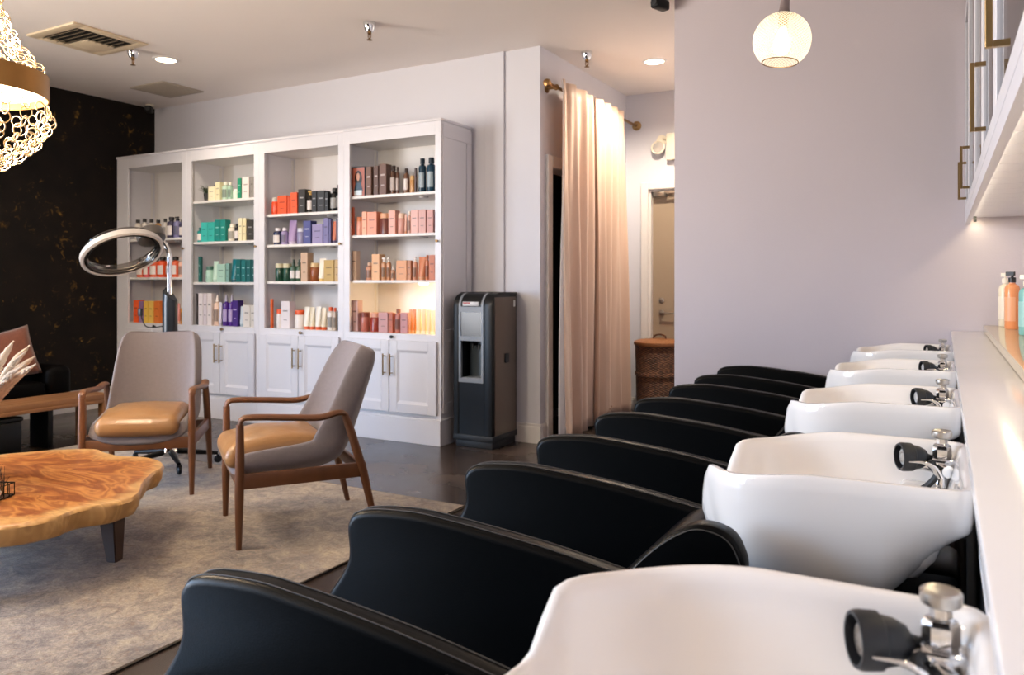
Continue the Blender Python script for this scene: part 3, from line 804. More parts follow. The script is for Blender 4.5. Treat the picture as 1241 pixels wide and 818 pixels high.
# little potted grass on the turquoise bay's top shelf
r = thing('potted_grass', 'small dark pot of bushy green grass on the top shelf of the second bookcase', 'plant', (-6.02, 4.97, 1.988))
bm = bmesh.new(); lathe(bm, [(0, 0), (.032, 0), (.042, .075), (.038, .075), (.034, .065), (0, .065)], 18); obj('pot', bm, mat('black_pot', '#1d1c1c', .5), r)
bm = bmesh.new()
for k in range(110):
    a = random.uniform(0, 2*pi); l = random.uniform(.05, .11); lean = random.uniform(.02, .075)
    b0 = Vector((.025*random.random()*cos(a), .025*random.random()*sin(a), .062))
    p = [b0, b0+Vector((lean*.4*cos(a), lean*.4*sin(a), l*.6)), b0+Vector((lean*cos(a), lean*sin(a), l*random.uniform(.5, 1)))]
    tube(bm, p, [.0022, .002, .0006], 4)
obj('grass_blades', bm, LEAF, r)

# ------------------------------------------------------------------ water cooler
r = thing('water_cooler', 'tall black and grey bottleless water cooler between bookcase and column', 'water cooler', (-3.06, 4.90, 0))
hw = .17; Z = 1.155; D = .375
prof = [(0, .06), (0, Z-.10)] + [(.10-.10*cos(t*pi/16), Z-.10+.10*sin(t*pi/16)) for t in range(1, 9)] + [(D, Z), (D, .06)]
bm = bmesh.new()
# shell with a recess: two cheeks, centre strips above/below the dispensing bay
prism(bm, prof, 'x', -hw, -hw+.05, bev=.006); prism(bm, prof, 'x', hw-.075, hw, bev=.006)
prism(bm, [(y, z) for y, z in prof if z >= Z-.10] + [(D, .90), (.004, .90)], 'x', -hw+.049, hw-.074)
box(bm, -hw+.049, hw-.074, .004, D, .06, .50); box(bm, -hw+.049, hw-.074, .14, D, .49, .91)
obj('shell', bm, BLKPLAS, r)
bm = bmesh.new()                                       # grey surround that runs over the rounded top
for x0, x1 in ((-hw+.05, -hw+.068), (hw-.093, hw-.075)):
    pr = [(-.004, .49), (-.004, Z-.10)] + [(.10-.104*cos(t*pi/16), Z-.10+.104*sin(t*pi/16)) for t in range(1, 9)] + [(.10, Z-.03), (.02, .9), (.02, .49)]
    prism(bm, pr, 'x', x0, x1)
box(bm, -hw+.068, hw-.093, -.004, .02, .49, .52); box(bm, -hw+.068, hw-.093, -.004, .02, .80, .835); box(bm, -hw+.068, hw-.093, -.004, .012, 1.015, 1.055)
obj('front_surround', bm, GREYPL, r)
obj('control_panel', BOX(-hw+.068, hw-.093, .0005, .02, .835, 1.015), mat('smoked_panel', '#1a1e24', .2), r)
bm = BOX(-hw+.068, hw-.093, .132, .139, .52, .80); obj('recess_back', bm, mat('blue_grey_recess', '#46525c', .35), r)
dt = obj('drip_tray', BOX(-hw+.07, hw-.095, .01, .13, .501, .525, bev=.003), GREYPL, r)
for x in (-.045, .01):
    bm = bmesh.new(); tube(bm, [(x, .13, .765), (x, .075, .765), (x, .07, .735)], .008, 8); obj('tap', bm, BLKMATTE, r)
pl = obj('name_plate', BOX(-.085, .055, -.005, .012, 1.066, 1.098, bev=.002, M=T(0, .0, -.006)), mat('white_plate', '#c9c9cc', .4), r)
obj('red_strip', BOX(-.08, -.02, -.0062, -.004, 1.078, 1.088), mat('red_print', '#a83026', .4), pl)
bm = BOX(hw, hw+.004, .035, D-.02, .10, Z-.03, bev=.0015, seg=1); sp = obj('side_panel', bm, STEELPANEL, r)
obj('grip', BOX(hw+.003, hw+.012, .18, .24, .63, .70, bev=.004), BLKMATTE, sp)
obj('sticker', BOX(hw+.003, hw+.0052, D-.06, D-.035, 1.05, 1.10), mat('white_sticker', '#d8d8d4', .5), sp)
bm = BOX(-hw+.01, hw-.01, .02, D-.005, 0, .062, bev=.004); box(bm, -hw-.002, hw+.006, -.002, D, .055, .10, bev=.006); obj('base', bm, BLKMATTE, r)
obj('top_edge', BOX(-hw-.001, hw+.004, .10, D, Z-.012, Z+.006, bev=.003), BLKPLAS, r)

# ------------------------------------------------------------------ curtain
ROD0, ROD1 = Vector((-2.615, 5.31, 2.745)), Vector((-2.59, 7.15, 2.745))
r = thing('curtain_rod', 'antique brass curtain rod along the alcove side wall', 'curtain rod', (ROD0+ROD1)/2)
o0 = Vector(r.location)
bm = bmesh.new(); tube(bm, [ROD0-o0, ROD1-o0-Vector((0, .012, 0))], .013, 14); obj('rod', bm, ANTBRASS, r)
bm = bmesh.new(); lathe(bm, [(0, 0), (.014, 0), (.018, .01), (.013, .02), (.026, .035), (.032, .055), (.026, .075), (0, .085)], 18, aim(ROD0-ROD1, ROD0-o0)); obj('finial', bm, ANTBRASS, r)
bm = bmesh.new(); p = ROD0+Vector((0, .10, 0))-o0
lathe(bm, [(0, 0), (.035, 0), (.035, .008), (.012, .014), (.012, .07), (0, .07)], 18, T(-2.70-o0.x, p.y, p.z) @ RY(radians(90)))
torus(bm, .018, .006, T(*p) @ RX(radians(90))); obj('bracket', bm, ANTBRASS, r)
bm = bmesh.new(); lathe(bm, [(0, 0), (.045, 0), (.045, .012), (.022, .02), (.022, .05), (0, .05)], 20, T(*(ROD1-o0)) @ RX(radians(90))); obj('wall_flange', bm, BRASS, r)
def curtain(name, label, y0, y1, folds, ph, lining, flare):
    root = thing(name, label, 'curtain', (-2.60, (y0+y1)/2, 0), 0, 'blush curtain panels on the brass rod')
    bm = bmesh.new(); N = folds*18; rows = 26; ym = (y0+y1)/2
    def P(u, v, off=0.):
        t = 1-v                                           # v: 0 top .. 1 bottom
        amp = .026+.036*v
        a = 2*pi*folds*u+ph+.5*sin(3.1*u+ph)
        y = y0+(y1-y0)*u + flare*v*(.5-u)*-1
        x = -2.56 + amp*sin(a) + .012*sin(2.3*a+4*v) + off + .03*v*math.sin(5*u+ph)
        y += .018*cos(a)*v
        if v < .03: x = -2.56+.8*amp*sin(a)+off
        return Vector((x+2.60, y-ym, 2.795+(.03-2.795)*v))
    rows_pts = [[P(i/N, j/rows) for i in range(N+1)] for j in range(rows+1)]
    V = [[bm.verts.new(p) for p in rp] for rp in rows_pts]
    for j in range(rows):
        for i in range(N): bm.faces.new((V[j][i], V[j][i+1], V[j+1][i+1], V[j+1][i]))
    o = obj('cloth', bm, CURTAIN, root, smooth=80)
    sd = o.modifiers.new('solid', 'SOLIDIFY'); sd.thickness = .004; sd.offset = 0
    bm = bmesh.new()                                       # turned hem with its row of stitches
    for j0, j1 in ((.962, .967),):
        A = [bm.verts.new(P(i/N, j0, .0035)) for i in range(N+1)]; B = [bm.verts.new(P(i/N, j1, .0035)) for i in range(N+1)]
        for i in range(N): bm.faces.new((A[i], A[i+1], B[i+1], B[i]))
    if lining:
        bm.free(); bm = bmesh.new(); lk = lambda v: .02+max(0, v-.25)/.75
        A = [[bm.verts.new(P(-.002, j/rows)+Vector((-.010-.025*u*lk(j/rows), -.002-.075*u*lk(j/rows), 0))) for u in (0, .3, .6, 1)] for j in range(rows+1)]
        for j in range(rows):
            for u in range(3): bm.faces.new((A[j][u], A[j][u+1], A[j+1][u+1], A[j+1][u]))
        l = obj('lining', bm, LINING, root, smooth=80)
        sd = l.modifiers.new('solid', 'SOLIDIFY'); sd.thickness = .004
    else: obj('hem_stitching', bm, mat('hem_thread', '#b98f76', .7), root, smooth=80)
    return root
curtain('curtain', 'front blush satin curtain panel with white lining on its left edge', 5.38, 5.985, 3, .6, True, .04)
curtain('curtain', 'rear blush satin curtain panel beside the wicker hamper', 6.03, 6.665, 4, 2.2, False, .0)

# ------------------------------------------------------------------ hamper
r = thing('wicker_hamper', 'tall round brown wicker laundry hamper with lid beside the curtain', 'hamper', (-2.275, 6.885, 0))
bm = bmesh.new(); lathe(bm, [(0, 0), (.20, 0), (.208, .02), (.213, .2), (.218, .38), (.226, .385), (.226, .41), (.218, .415), (.222, .60), (.224, .655), (.21, .655), (0, .64)], 44); obj('body', bm, WICKER, r)
bm = bmesh.new(); lathe(bm, [(0, .657), (.232, .657), (.238, .67), (.236, .69), (.20, .705), (.10, .715), (0, .717)], 44)
ld = obj('lid', bm, mat('honey_wicker_lid', '#8f5c33', .5, var=.35, vscale=60, bump=.7, bscale=120), r)
bm = bmesh.new(); tube(bm, spline([(-.06, 0, .71), (-.05, 0, .74), (0, 0, .755), (.05, 0, .74), (.06, 0, .71)], 6), .008, 8); obj('handle', bm, WICKER, ld)

# ------------------------------------------------------------------ rug
struct_r = obj('area_rug', BOX(-5.70, -2.305, .6, 3.60, .001, .013, bev=.004), RUG)
tag(struct_r, 'large faded beige and grey rug under the coffee table and armchairs', 'rug')
bm = bmesh.new()
tube(bm, [(-5.70, .6, .008), (-2.303, .6, .008), (-2.303, 3.602, .008), (-5.70, 3.602, .008), (-5.70, .6, .008)], .006, 8); obj('bound_edge', bm, mat('rug_binding', '#8b7f74', .9, var=.2), struct_r)

# ------------------------------------------------------------------ coffee table
TC = Vector((-3.72, 2.05, 0)); TT = .33
OUT = [(-4.36, 2.30), (-4.21, 2.50), (-4.06, 2.60), (-3.93, 2.575), (-3.77, 2.565), (-3.64, 2.61), (-3.477, 2.585), (-3.362, 2.509), (-3.31, 2.42), (-3.18, 2.27), (-3.04, 2.15), (-2.985, 2.03),
       (-3.04, 1.90), (-3.015, 1.77), (-3.04, 1.66), (-3.12, 1.56), (-3.28, 1.47), (-3.50, 1.42), (-3.74, 1.43), (-3.95, 1.55), (-4.15, 1.62), (-4.36, 1.80), (-4.44, 2.05)]
P = spline([(x-TC.x, y-TC.y, 0) for x, y in OUT+OUT[:1]], 5)[:-1]
r = thing('coffee_table', 'low live-edge wood slab coffee table on splayed dark legs', 'coffee table', TC)
bm = bmesh.new(); lay = None
rings = []
for k, (sc, z) in enumerate([(.0001, TT), (.25, TT), (.5, TT), (.7, TT), (.84, TT), (.93, TT), (.985, TT), (1.0, TT-.012), (.985, TT-.05), (.95, TT-.085), (.90, TT-.10), (.5, TT-.10), (.0001, TT-.10)]):
    rings.append([Vector((p.x*sc + .012*math.sin(i*.9)*(1 if .9 < sc < 1 and z < TT else 0), p.y*sc, z)) for i, p in enumerate(P)])
V = loft(bm, rings)
rv = [0, .25, .5, .7, .84, .93, .985, 1.1, 1.1, 1.1, 1.1, 1.1, 1.1]
me_vals = []
for R_, val in zip(V, rv):
    me_vals += [val/1.5]*len(R_)
me = bpy.data.meshes.new('tabletop'); bmesh.ops.recalc_face_normals(bm, faces=bm.faces[:]); bm.to_mesh(me); bm.free()
at = me.attributes.new('rim', 'FLOAT', 'POINT'); at.data.foreach_set('value', me_vals)
me.polygons.foreach_set('use_smooth', [True]*len(me.polygons)); me.set_sharp_from_angle(angle=radians(50)); me.materials.append(SLAB)
o = bpy.data.objects.new('tabletop', me); COL.objects.link(o); o.parent = r
for (tx, ty), (fx, fy) in (((-3.28, 2.18), (-3.195, 2.14)), ((-3.35, 1.65), (-3.25, 1.58)), ((-4.15, 1.85), (-4.25, 1.78)), ((-3.95, 2.36), (-4.02, 2.42))):
    bm = bmesh.new(); A = Vector((tx-TC.x, ty-TC.y, TT-.09)); B = Vector((fx-TC.x, fy-TC.y, .013))
    rr = [[c+Vector((s*cos(q*pi/2+pi/4+.3), s*sin(q*pi/2+pi/4+.3), 0)) for q in range(4)] for c, s in ((A, .062), (B, .034))]
    loft(bm, rr, caps=True); bmesh.ops.bevel(bm, geom=bm.edges[:], offset=.004, segments=2, affect='EDGES'); obj('leg', bm, DKWOOD, r)
# ------------------------------------------------------------------ armchairs
def armchair(label, loc, rz):
    r = thing('armchair', label, 'armchair', loc, rz, 'mid-century armchairs on the rug')
    for s in (-1, 1):
        bm = bmesh.new()
        tube(bm, [(.305, s*.29, 0), (.303, s*.29, .25), (.30, s*.29, .42), (.30, s*.29, .575)], [.0135, .021, .021, .017], 12); obj('front_leg', bm, WALNUT, r)
        bm = bmesh.new()
        tube(bm, [(-.345, s*.295, 0), (-.275, s*.292, .30), (-.215, s*.29, .50), (-.185, s*.29, .585)], [.0135, .022, .021, .017], 12); obj('rear_leg', bm, WALNUT, r)
        bm = bmesh.new()
        p = spline([(.302, s*.29, .565), (.29, s*.29, .598), (.24, s*.292, .604), (.08, s*.30, .592), (-.06, s*.302, .582), (-.14, s*.295, .596), (-.178, s*.29, .592), (-.19, s*.29, .575)], 5)
        n = len(p); tube(bm, p, [.016+.010*math.sin(pi*min(1, i/(n-1)))**.7 for i in range(n)], 12, sq=.62); obj('armrest', bm, WALNUT, r)
        bm = BOX(-.29, .30, s*.288-.013, s*.288+.013, .275, .345, bev=.006); obj('side_rail', bm, WALNUT, r)
    obj('front_rail', BOX(.285, .31, -.28, .28, .27, .335, bev=.006), WALNUT, r)
    obj('rear_rail', BOX(-.285, -.26, -.28, .28, .275, .335, bev=.006), WALNUT, r)
    sp = [(.315, .352, .238, .075), (.295, .345, .242, .10), (.14, .338, .245, .122), (0, .336, .247, .135), (-.09, .345, .248, .15), (-.15, .385, .248, .165), (-.185, .46, .247, .155),
          (-.225, .58, .243, .125), (-.265, .72, .236, .10), (-.30, .83, .226, .078), (-.322, .888, .208, .055), (-.330, .905, .182, .04)]
    rings = []; n = len(sp)
    for i, (x, z, w, lip) in enumerate(sp):
        a = Vector(sp[max(i-1, 0)][:2]); b = Vector(sp[min(i+1, n-1)][:2]); d = (b-a).normalized(); nx, nz = d.y, -d.x       # normal towards the sitter
        if nz < 0 and i < 4: nx, nz = -nx, -nz
        ls = [-1, -.92, -.78, -.45, 0, .45, .78, .92, 1]
        th = (.05 if i < 5 else .085 if i < n-2 else .07 if i < n-1 else .045)
        ring = [Vector((x+nx*lip*abs(l)**4, l*w, z+nz*lip*abs(l)**4)) for l in ls]
        ring += [Vector((x+nx*(lip*abs(l)**4*.72-th), l*(w+.028), z+nz*(lip*abs(l)**4*.72-th))) for l in ls[::-1]]
        rings.append(ring)
    bm = bmesh.new(); loft(bm, rings, caps=True)
    subsurf(obj('upholstered_shell', bm, GREYFAB, r, smooth=180), 2)
    bm = BOX(-.125, .345, -.222, .222, .362, .472, bev=.050, seg=5)
    bmesh.ops.subdivide_edges(bm, edges=bm.edges[:], cuts=2, use_grid_fill=True)
    for v in bm.verts:
        k = max(0, 1-((v.co.x-.1)/.235)**2)*max(0, 1-(v.co.y/.235)**2)
        v.co.z += (.038*k**.7 if v.co.z > .42 else 0) + .004*math.sin(v.co.x*31+v.co.y*17)*math.sin(v.co.y*23)
        if v.co.x > .29: v.co.z -= .012; v.co.x += .012
    obj('seat_cushion', bm, TANLTH, r, smooth=180)
    return r
armchair('grey armchair with tan leather seat seen side-on, right one of the pair', (-2.89, 2.92, .013), radians(-125))
armchair('grey armchair with tan leather seat facing the viewer, in front of the ring hair processor', (-4.22, 3.055, .013), radians(-48))

# ------------------------------------------------------------------ ring hair processor
r = thing('hair_processor', 'standing ring hair processor with chrome pole behind the left armchair', 'hair processor', (-4.515, 3.42, .0135))
for k, a in enumerate((-27, 45, 117, 189, 261)):
    bm = bmesh.new(); c, s_ = cos(radians(a)), sin(radians(a))
    tube(bm, [(.02*c, .02*s_, .10), (.15*c, .15*s_, .085), (.30*c, .30*s_, .068)], [.02, .018, .012], 10); lg = obj('foot', bm, BLKPLAS, r)
    bm = bmesh.new(); w = Matrix.Translation((.30*c, .30*s_, .028)) @ RZ(radians(a)) @ RX(radians(90))
    lathe(bm, [(0, -.012), (.020, -.012), (.026, -.006), (.026, .006), (.020, .012), (0, .012)], 18, w); box(bm, -.008, .008, -.016, .016, .03, .062, bev=.003, M=Matrix.Translation((.30*c, .30*s_, 0)) @ RZ(radians(a)))
    obj('caster', bm, BLKMATTE, lg)
bm = bmesh.new(); lathe(bm, [(0, .07), (.05, .07), (.055, .10), (.03, .14), (.024, .16), (.024, .55), (0, .55)], 20); obj('stem', bm, CHROME, r)
bm = bmesh.new()                                       # long black housing with a slanted top
prof = [(.052*cos(2*pi*q/24), .045*sin(2*pi*q/24)) for q in range(24)]
rr = []
for z, sc in ((.50, .9), (.53, 1), (1.02, 1), (1.09, 1.)):
    rr.append([Vector((x*sc, y*sc, z)) for x, y in prof])
rr.append([Vector((x*.97, y*.97, 1.135-.6*x-.3*y)) for x, y in prof]); rr.append([Vector((x*.5-.012, y*.5, 1.165-.5*x)) for x, y in prof])
loft(bm, rr, caps=True); obj('housing', bm, mat('black_blue_plastic', '#141c26', .3, var=.1), r)
bm = bmesh.new(); tube(bm, spline([(.02, .05, .95), (-.03, -.06, .93), (-.10, -.10, .93), (-.145, -.10, .97), (-.165, -.10, 1.02)], 6), .004, 6); box(bm, -.185, -.155, -.11, -.09, 1.0, 1.05, bev=.004); obj('cable', bm, BLKMATTE, r)
bm = bmesh.new(); tube(bm, spline([(-.005, 0, 1.12), (-.005, 0, 1.30), (-.005, 0, 1.40), (-.03, 0, 1.455), (-.075, -.01, 1.51), (-.10, -.02, 1.54)], 6), .016, 14); obj('pole', bm, CHROME, r)
# ring, tilted: worked out from its two axes
CAMR, CAMF = Vector((.8741, .4859, 0)), Vector((-.4859, .8741, 0)); UP = Vector((0, 0, 1))
C0 = Vector((-4.615, 3.145, 1.428))-Vector(r.location)
ax = (CAMR*.89+UP*.455).normalized()
ay = (-CAMR*.155+UP*.305-CAMF*.94); ay = (ay-ax*ay.dot(ax)).normalized(); az = ax.cross(ay)
M = Matrix((ax, ay, az)).transposed().to_4x4(); M.translation = C0
R_ = .238
bm = bmesh.new(); lathe(bm, [(R_-.012, -.020), (R_, -.022), (R_+.010, -.010), (R_+.010, .018), (R_-.004, .026), (R_-.012, .018)], 64, M, closed=True); rg = obj('ring_shell', bm, mat('pale_grey_ring_plastic', '#bdb9b6', .35), r)
bm = bmesh.new(); lathe(bm, [(R_-.013, -.045), (R_-.024, -.05), (R_-.036, -.03), (R_-.036, .0), (R_-.030, .020), (R_-.014, .020)], 64, M, closed=True); obj('ring_tube', bm, SMOKED, r)
bm = bmesh.new(); torus(bm, R_-.022, .005, M @ T(0, 0, -.012), 64, 8); torus(bm, R_-.022, .004, M @ T(0, 0, .01), 64, 8); obj('heating_wire', bm, STEEL, r)
hub = C0+CAMR*.135+UP*.115+CAMF*.10
bm = bmesh.new(); lathe(bm, [(0, -.05), (.06, -.05), (.085, -.03), (.09, 0), (.085, .03), (.05, .05), (0, .055)], 28, Matrix((ax, ay, az)).transposed().to_4x4().copy() if False else (lambda m: (setattr(m, 'translation', hub), m)[1])(M.copy()))
obj('hub', bm, mat('dark_grey_hub', '#4a4744', .35), r)
bm = bmesh.new(); tube(bm, [Vector((-.10, -.02, 1.54)), hub], .022, 12); obj('hub_joint', bm, CHROME, r)

# ------------------------------------------------------------------ bench, sofa, cushion
r = thing('wooden_bench', 'low brown slatted wooden bench in front of the black sofa', 'bench', (-5.93, 2.7, 0))
bm = bmesh.new()
for k in range(4): box(bm, -.18+k*.09, -.18+k*.09+.086, -1.15, 1.12, .315, .36, bev=.004)
obj('bench_top', bm, OAK, r)
bm = BOX(.155, .182, -1.15, 1.12, .292, .318, bev=.004); obj('apron', bm, OAK, r)
for x in (-.15, .15):
    for y in (-1.1, 1.08): obj('leg', BOX(x-.03, x+.03, y-.03, y+.03, 0, .32, bev=.004), OAK, r)
obj('leg_panel', BOX(-.12, .12, .66, .70, 0, .315, bev=.004), BLKPLAS, r)
r = thing('storage_box', 'black box standing under the wooden bench', 'box', (-5.93, 2.9, 0))
obj('body', BOX(-.14, .14, -.25, .27, 0, .24, bev=.02), BLKPLAS, r); obj('lid', BOX(-.145, .145, -.255, .275, .24, .27, bev=.01), BLKPLAS, r)

SOFAL = mat('black_sofa_leather', '#040303', .5, var=.2, bump=.08, bscale=200, spec=.06)
r = thing('sofa', 'black leather sofa against the black gold-flecked wall', 'sofa', (-6.68, 2.5, 0))
obj('base', BOX(-.48, .46, -1.2, 1.32, .26, .32, bev=.02), SOFAL, r)
for k in range(2): obj('seat_cushion', BOX(-.28, .47, -1.02+k*1.06, .03+k*1.06, .30, .45, bev=.045, seg=4), SOFAL, r)
obj('backrest', BOX(-.50, -.24, -1.2, 1.32, .28, .82, bev=.07, seg=4), SOFAL, r)
for y in (-1.12, 1.21): obj('arm', BOX(-.45, .45, y-.10, y+.10, .27, .56, bev=.06, seg=4), SOFAL, r)
for x in (-.4, .38):
    for y in (-1.1, 1.05):
        bm = bmesh.new(); lathe(bm, [(0, 0), (.014, 0), (.024, .265), (0, .265)], 12, T(x, y, 0)); obj('foot', bm, BLKPLAS, r)
r = thing('throw_pillow', 'rust brown woven throw pillow on the black sofa', 'pillow', (-6.45, 3.40, .462))
bm = bmesh.new(); N = 14
def pil(u, v, s):
    k = (1-u**4)*(1-v**4); e = 1-.06*(1-abs(u))*abs(v)**3-.06*(1-abs(v))*abs(u)**3
    return Vector((s*.075*max(0, k)**.6, u*.205*(1-.07*(1-v*v)), v*.205*(1-.07*(1-u*u))))
for s in (-1, 1):
    V = [[bm.verts.new(pil(-1+2*i/N, -1+2*j/N, s)) for i in range(N+1)] for j in range(N+1)]
    for j in range(N):
        for i in range(N): bm.faces.new((V[j][i], V[j][i+1], V[j+1][i+1], V[j+1][i]))
bmesh.ops.remove_doubles(bm, verts=bm.verts[:], dist=.0005)
bm.transform(T(0, 0, .195) @ RY(radians(-18)) @ RZ(radians(-25)) @ RX(radians(6)))
obj('cover', bm, RUST, r, smooth=180)

# ------------------------------------------------------------------ vase with pampas plumes
VB = Vector((-3.945, 1.935, TT))
r = thing('vase', 'pale ceramic vase on the coffee table at the left edge', 'vase', VB)
bm = bmesh.new(); lathe(bm, [(0, 0), (.045, 0), (.06, .03), (.066, .09), (.055, .16), (.036, .20), (.034, .225), (.040, .235), (.034, .235), (.028, .20), (.045, .15), (.05, .04), (0, .02)], 28)
obj('vase_body', bm, mat('sand_ceramic', '#c9b096', .6, var=.05), r)
PAMP = mat('cream_pampas', '#f2e6d6', .9, var=.12, vscale=30, sheen=.4); STEMM = mat('dry_stem', '#a98d62', .7)
PL = [((.213, .065, .640), 'rising high on the right'), ((.39, .015, .600), 'leaning right, second highest'), ((.29, .115, .570), 'arching right behind the others'), ((.48, .015, .555), 'reaching furthest right'),
      ((.53, -.075, .555), 'leaning right and forward'), ((.46, -.035, .525), 'drooping below the furthest one'), ((.43, -.085, .490), 'hanging lowest'), ((.16, .165, .610), 'standing at the back'),
      ((.36, .07, .535), 'filling the middle of the right side'), ((.33, -.06, .50), 'low at the front'), ((.05, .02, .68), 'standing upright in the middle'), ((-.14, .05, .60), 'leaning left'), ((-.25, -.06, .50), 'leaning furthest left')]
for tip, where in PL:
    q = thing('pampas_plume', 'cream pampas plume in the pale vase, '+where, 'dried plume', VB+Vector((0, 0, .03)), 0, 'pampas plumes in the vase')
    tip = Vector(tip)-Vector((0, 0, .03)); h = Vector((tip.x, tip.y, 0)); base = Vector((h.x*.05, h.y*.05, .205)); bow = Vector((0, 0, .035))
    path = spline([h*.02, base, base.lerp(tip, .35)+bow*.8, base.lerp(tip, .7)+bow, tip], 10)
    bm = bmesh.new(); tube(bm, path, .0022, 5); obj('stem', bm, STEMM, q)
    bm = bmesh.new(); n = len(path); h0 = int(n*.40)
    for m in range(1300):
        t = random.random()**1.15; i = h0+t*(n-1-h0); i0 = min(int(i), n-2); p = path[i0].lerp(path[i0+1], i-i0); d = (path[i0+1]-path[i0]).normalized()
        rad = Vector((random.gauss(0, 1), random.gauss(0, 1), random.gauss(0, 1))); rad = (rad-d*rad.dot(d)).normalized()
        L = .030*max(.12, math.sin(pi*min(1, .25+t*.75)))**.8*random.uniform(.5, 1.1); e = p+d*L*1.3+rad*L*.62-Vector((0, 0, L*.18))
        tube(bm, [p, p.lerp(e, .5)+rad*L*.16, e], [.0022, .0019, .0006], 3, caps=False)
    obj('plume', bm, PAMP, q, smooth=0)

# ------------------------------------------------------------------ wire tray with rolled towels and dried sprigs
TB = Vector((-3.572, 1.722, TT+.002)); TR = radians(24)
r = thing('wire_tray', 'small dark wire tray on the coffee table at the left edge', 'tray', TB, TR)
bm = bmesh.new()
for z in (.004, .055):
    p = [(-.15, -.09, z), (.15, -.09, z), (.15, .09, z), (-.15, .09, z), (-.15, -.09, z)]
    tube(bm, p, .003, 6)
for q in range(11):
    for y in (-.09, .09): tube(bm, [(-.15+q*.03, y, .004), (-.15+q*.03, y, .055)], .0018, 5)
for q in range(7):
    for x in (-.15, .15): tube(bm, [(x, -.09+q*.03, .004), (x, -.09+q*.03, .055)], .0018, 5)
obj('wire_frame', bm, mat('dark_wire', '#26221f', .4, metal=.7), r); obj('tray_base', BOX(-.148, .148, -.088, .088, 0, .004), DKWOOD, r)
def roll(bm, rad, L):
    pr = []
    for q in range(46):
        a = q*.42; rr_ = rad*(.2+.8*q/45); pr.append((rr_*cos(a), rr_*sin(a)))
    A = [bm.verts.new((-L/2, x, z)) for x, z in pr]; B = [bm.verts.new((L/2, x, z)) for x, z in pr]
    for i in range(45): bm.faces.new((A[i], B[i], B[i+1], A[i+1]))
for k, (dy, dz) in enumerate(((-.055, .034), (.0, .034), (-.028, .078))):
    q = tag(obj('rolled_towel', (lambda b: (roll(b, .026, .286), b)[1])(bmesh.new()), mat('white_towelling', '#d8d1c6', .9, bump=.5, bscale=300), smooth=60), ['white rolled towel lying front-most in the wire tray', 'white rolled towel lying behind in the wire tray', 'white rolled towel on top of the other two in the tray'][k], 'towel', 'rolled towels in the wire tray')
    q.location = TB+RZ(TR) @ Vector((0, dy, dz)); q.rotation_euler = (0, 0, TR)
    sd = q.modifiers.new('solid', 'SOLIDIFY'); sd.thickness = .006
q = thing('dried_sprigs', 'dark dried grass sprigs standing in the wire tray', 'dried grass', TB+RZ(TR) @ Vector((.07, .062, .006)), TR)
bm = bmesh.new()
for k in range(46):
    x, y = random.uniform(-.06, .06), random.uniform(-.014, .014); h = random.uniform(.06, .15)
    tube(bm, [(x, y, 0), (x*1.05, y, h*.6), (x*1.15+random.uniform(-.02, .02), y*1.2, h)], [.0016, .0014, .0005], 4)
obj('sprig_blades', bm, mat('dark_sprig', '#332c26', .8, var=.3), q)

# ------------------------------------------------------------------ chandelier
CC = Vector((-3.535, 1.70, 0)); RB = .305; ZB = 2.02; ZT = 2.12
r = thing('chandelier', 'gold drum chandelier draped with nets of small metal rings', 'chandelier', (CC.x, CC.y, CZ))
L0 = Vector((0, 0, -CZ))
bm = bmesh.new(); lathe(bm, [(RB-.006, ZB), (RB, ZB), (RB, ZT), (RB-.006, ZT)], 72, T(*L0), closed=True); obj('drum_band', bm, GOLDLAMP, r)
bm = bmesh.new(); lathe(bm, [(0, ZB+.03), (RB-.01, ZB+.03), (RB-.01, ZB+.034), (0, ZB+.034)], 72, T(*L0)); obj('diffuser', bm, DIFFUSER, r)
bm = bmesh.new(); lathe(bm, [(0, -.03), (.06, -.03), (.065, 0), (0, 0)], 28); tube(bm, [(0, 0, -.02), (0, 0, 2.62-CZ)], .006, 8); lathe(bm, [(0, 2.58-CZ), (.07, 2.58-CZ), (.07, 2.64-CZ), (0, 2.64-CZ)], 28); obj('ceiling_mount', bm, GOLDLAMP, r)
def strand(path, step, R, phase):
    bm = bmesh.new(); P = spline(path, 24); acc = 0; k = 0
    for a, b in zip(P, P[1:]):
        acc += (b-a).length
        if acc >= step:
            acc -= step; d = (b-a).normalized(); s1, s2 = frame_of(d)
            ang = phase + (0 if k % 2 else pi/2) + random.uniform(-.35, .35)
            nrm = s1*cos(ang)+s2*sin(ang)
            torus(bm, R*random.uniform(.92, 1.06), .0026, aim(nrm, b), 20, 6); k += 1
    return bm
NS = 22
for k in range(NS):
    a = 2*pi*k/NS; e = Vector((cos(a), sin(a), 0))
    up = [e*(RB-.004)+Vector((0, 0, ZT+.012-CZ)), e*(RB*.80)+Vector((0, 0, ZT+.055-CZ)), e*(RB*.50)+Vector((0, 0, ZT+.20-CZ)), e*.07+Vector((0, 0, 2.61-CZ))]
    obj('upper_ring_strand', strand(up, .040, .0235, a), RINGMET, r)
    dn = [e*(RB-.006)+Vector((0, 0, ZB-.01-CZ)), e*(RB*1.0)+Vector((0, 0, ZB-.10-CZ)), e*(RB*.80)+Vector((0, 0, ZB-.20-CZ)), e*(RB*.45)+Vector((0, 0, ZB-.285-CZ)), e*.03+Vector((0, 0, ZB-.33-CZ))]
    obj('lower_ring_strand', strand(dn, .038, .0235, a), RINGMET, r)

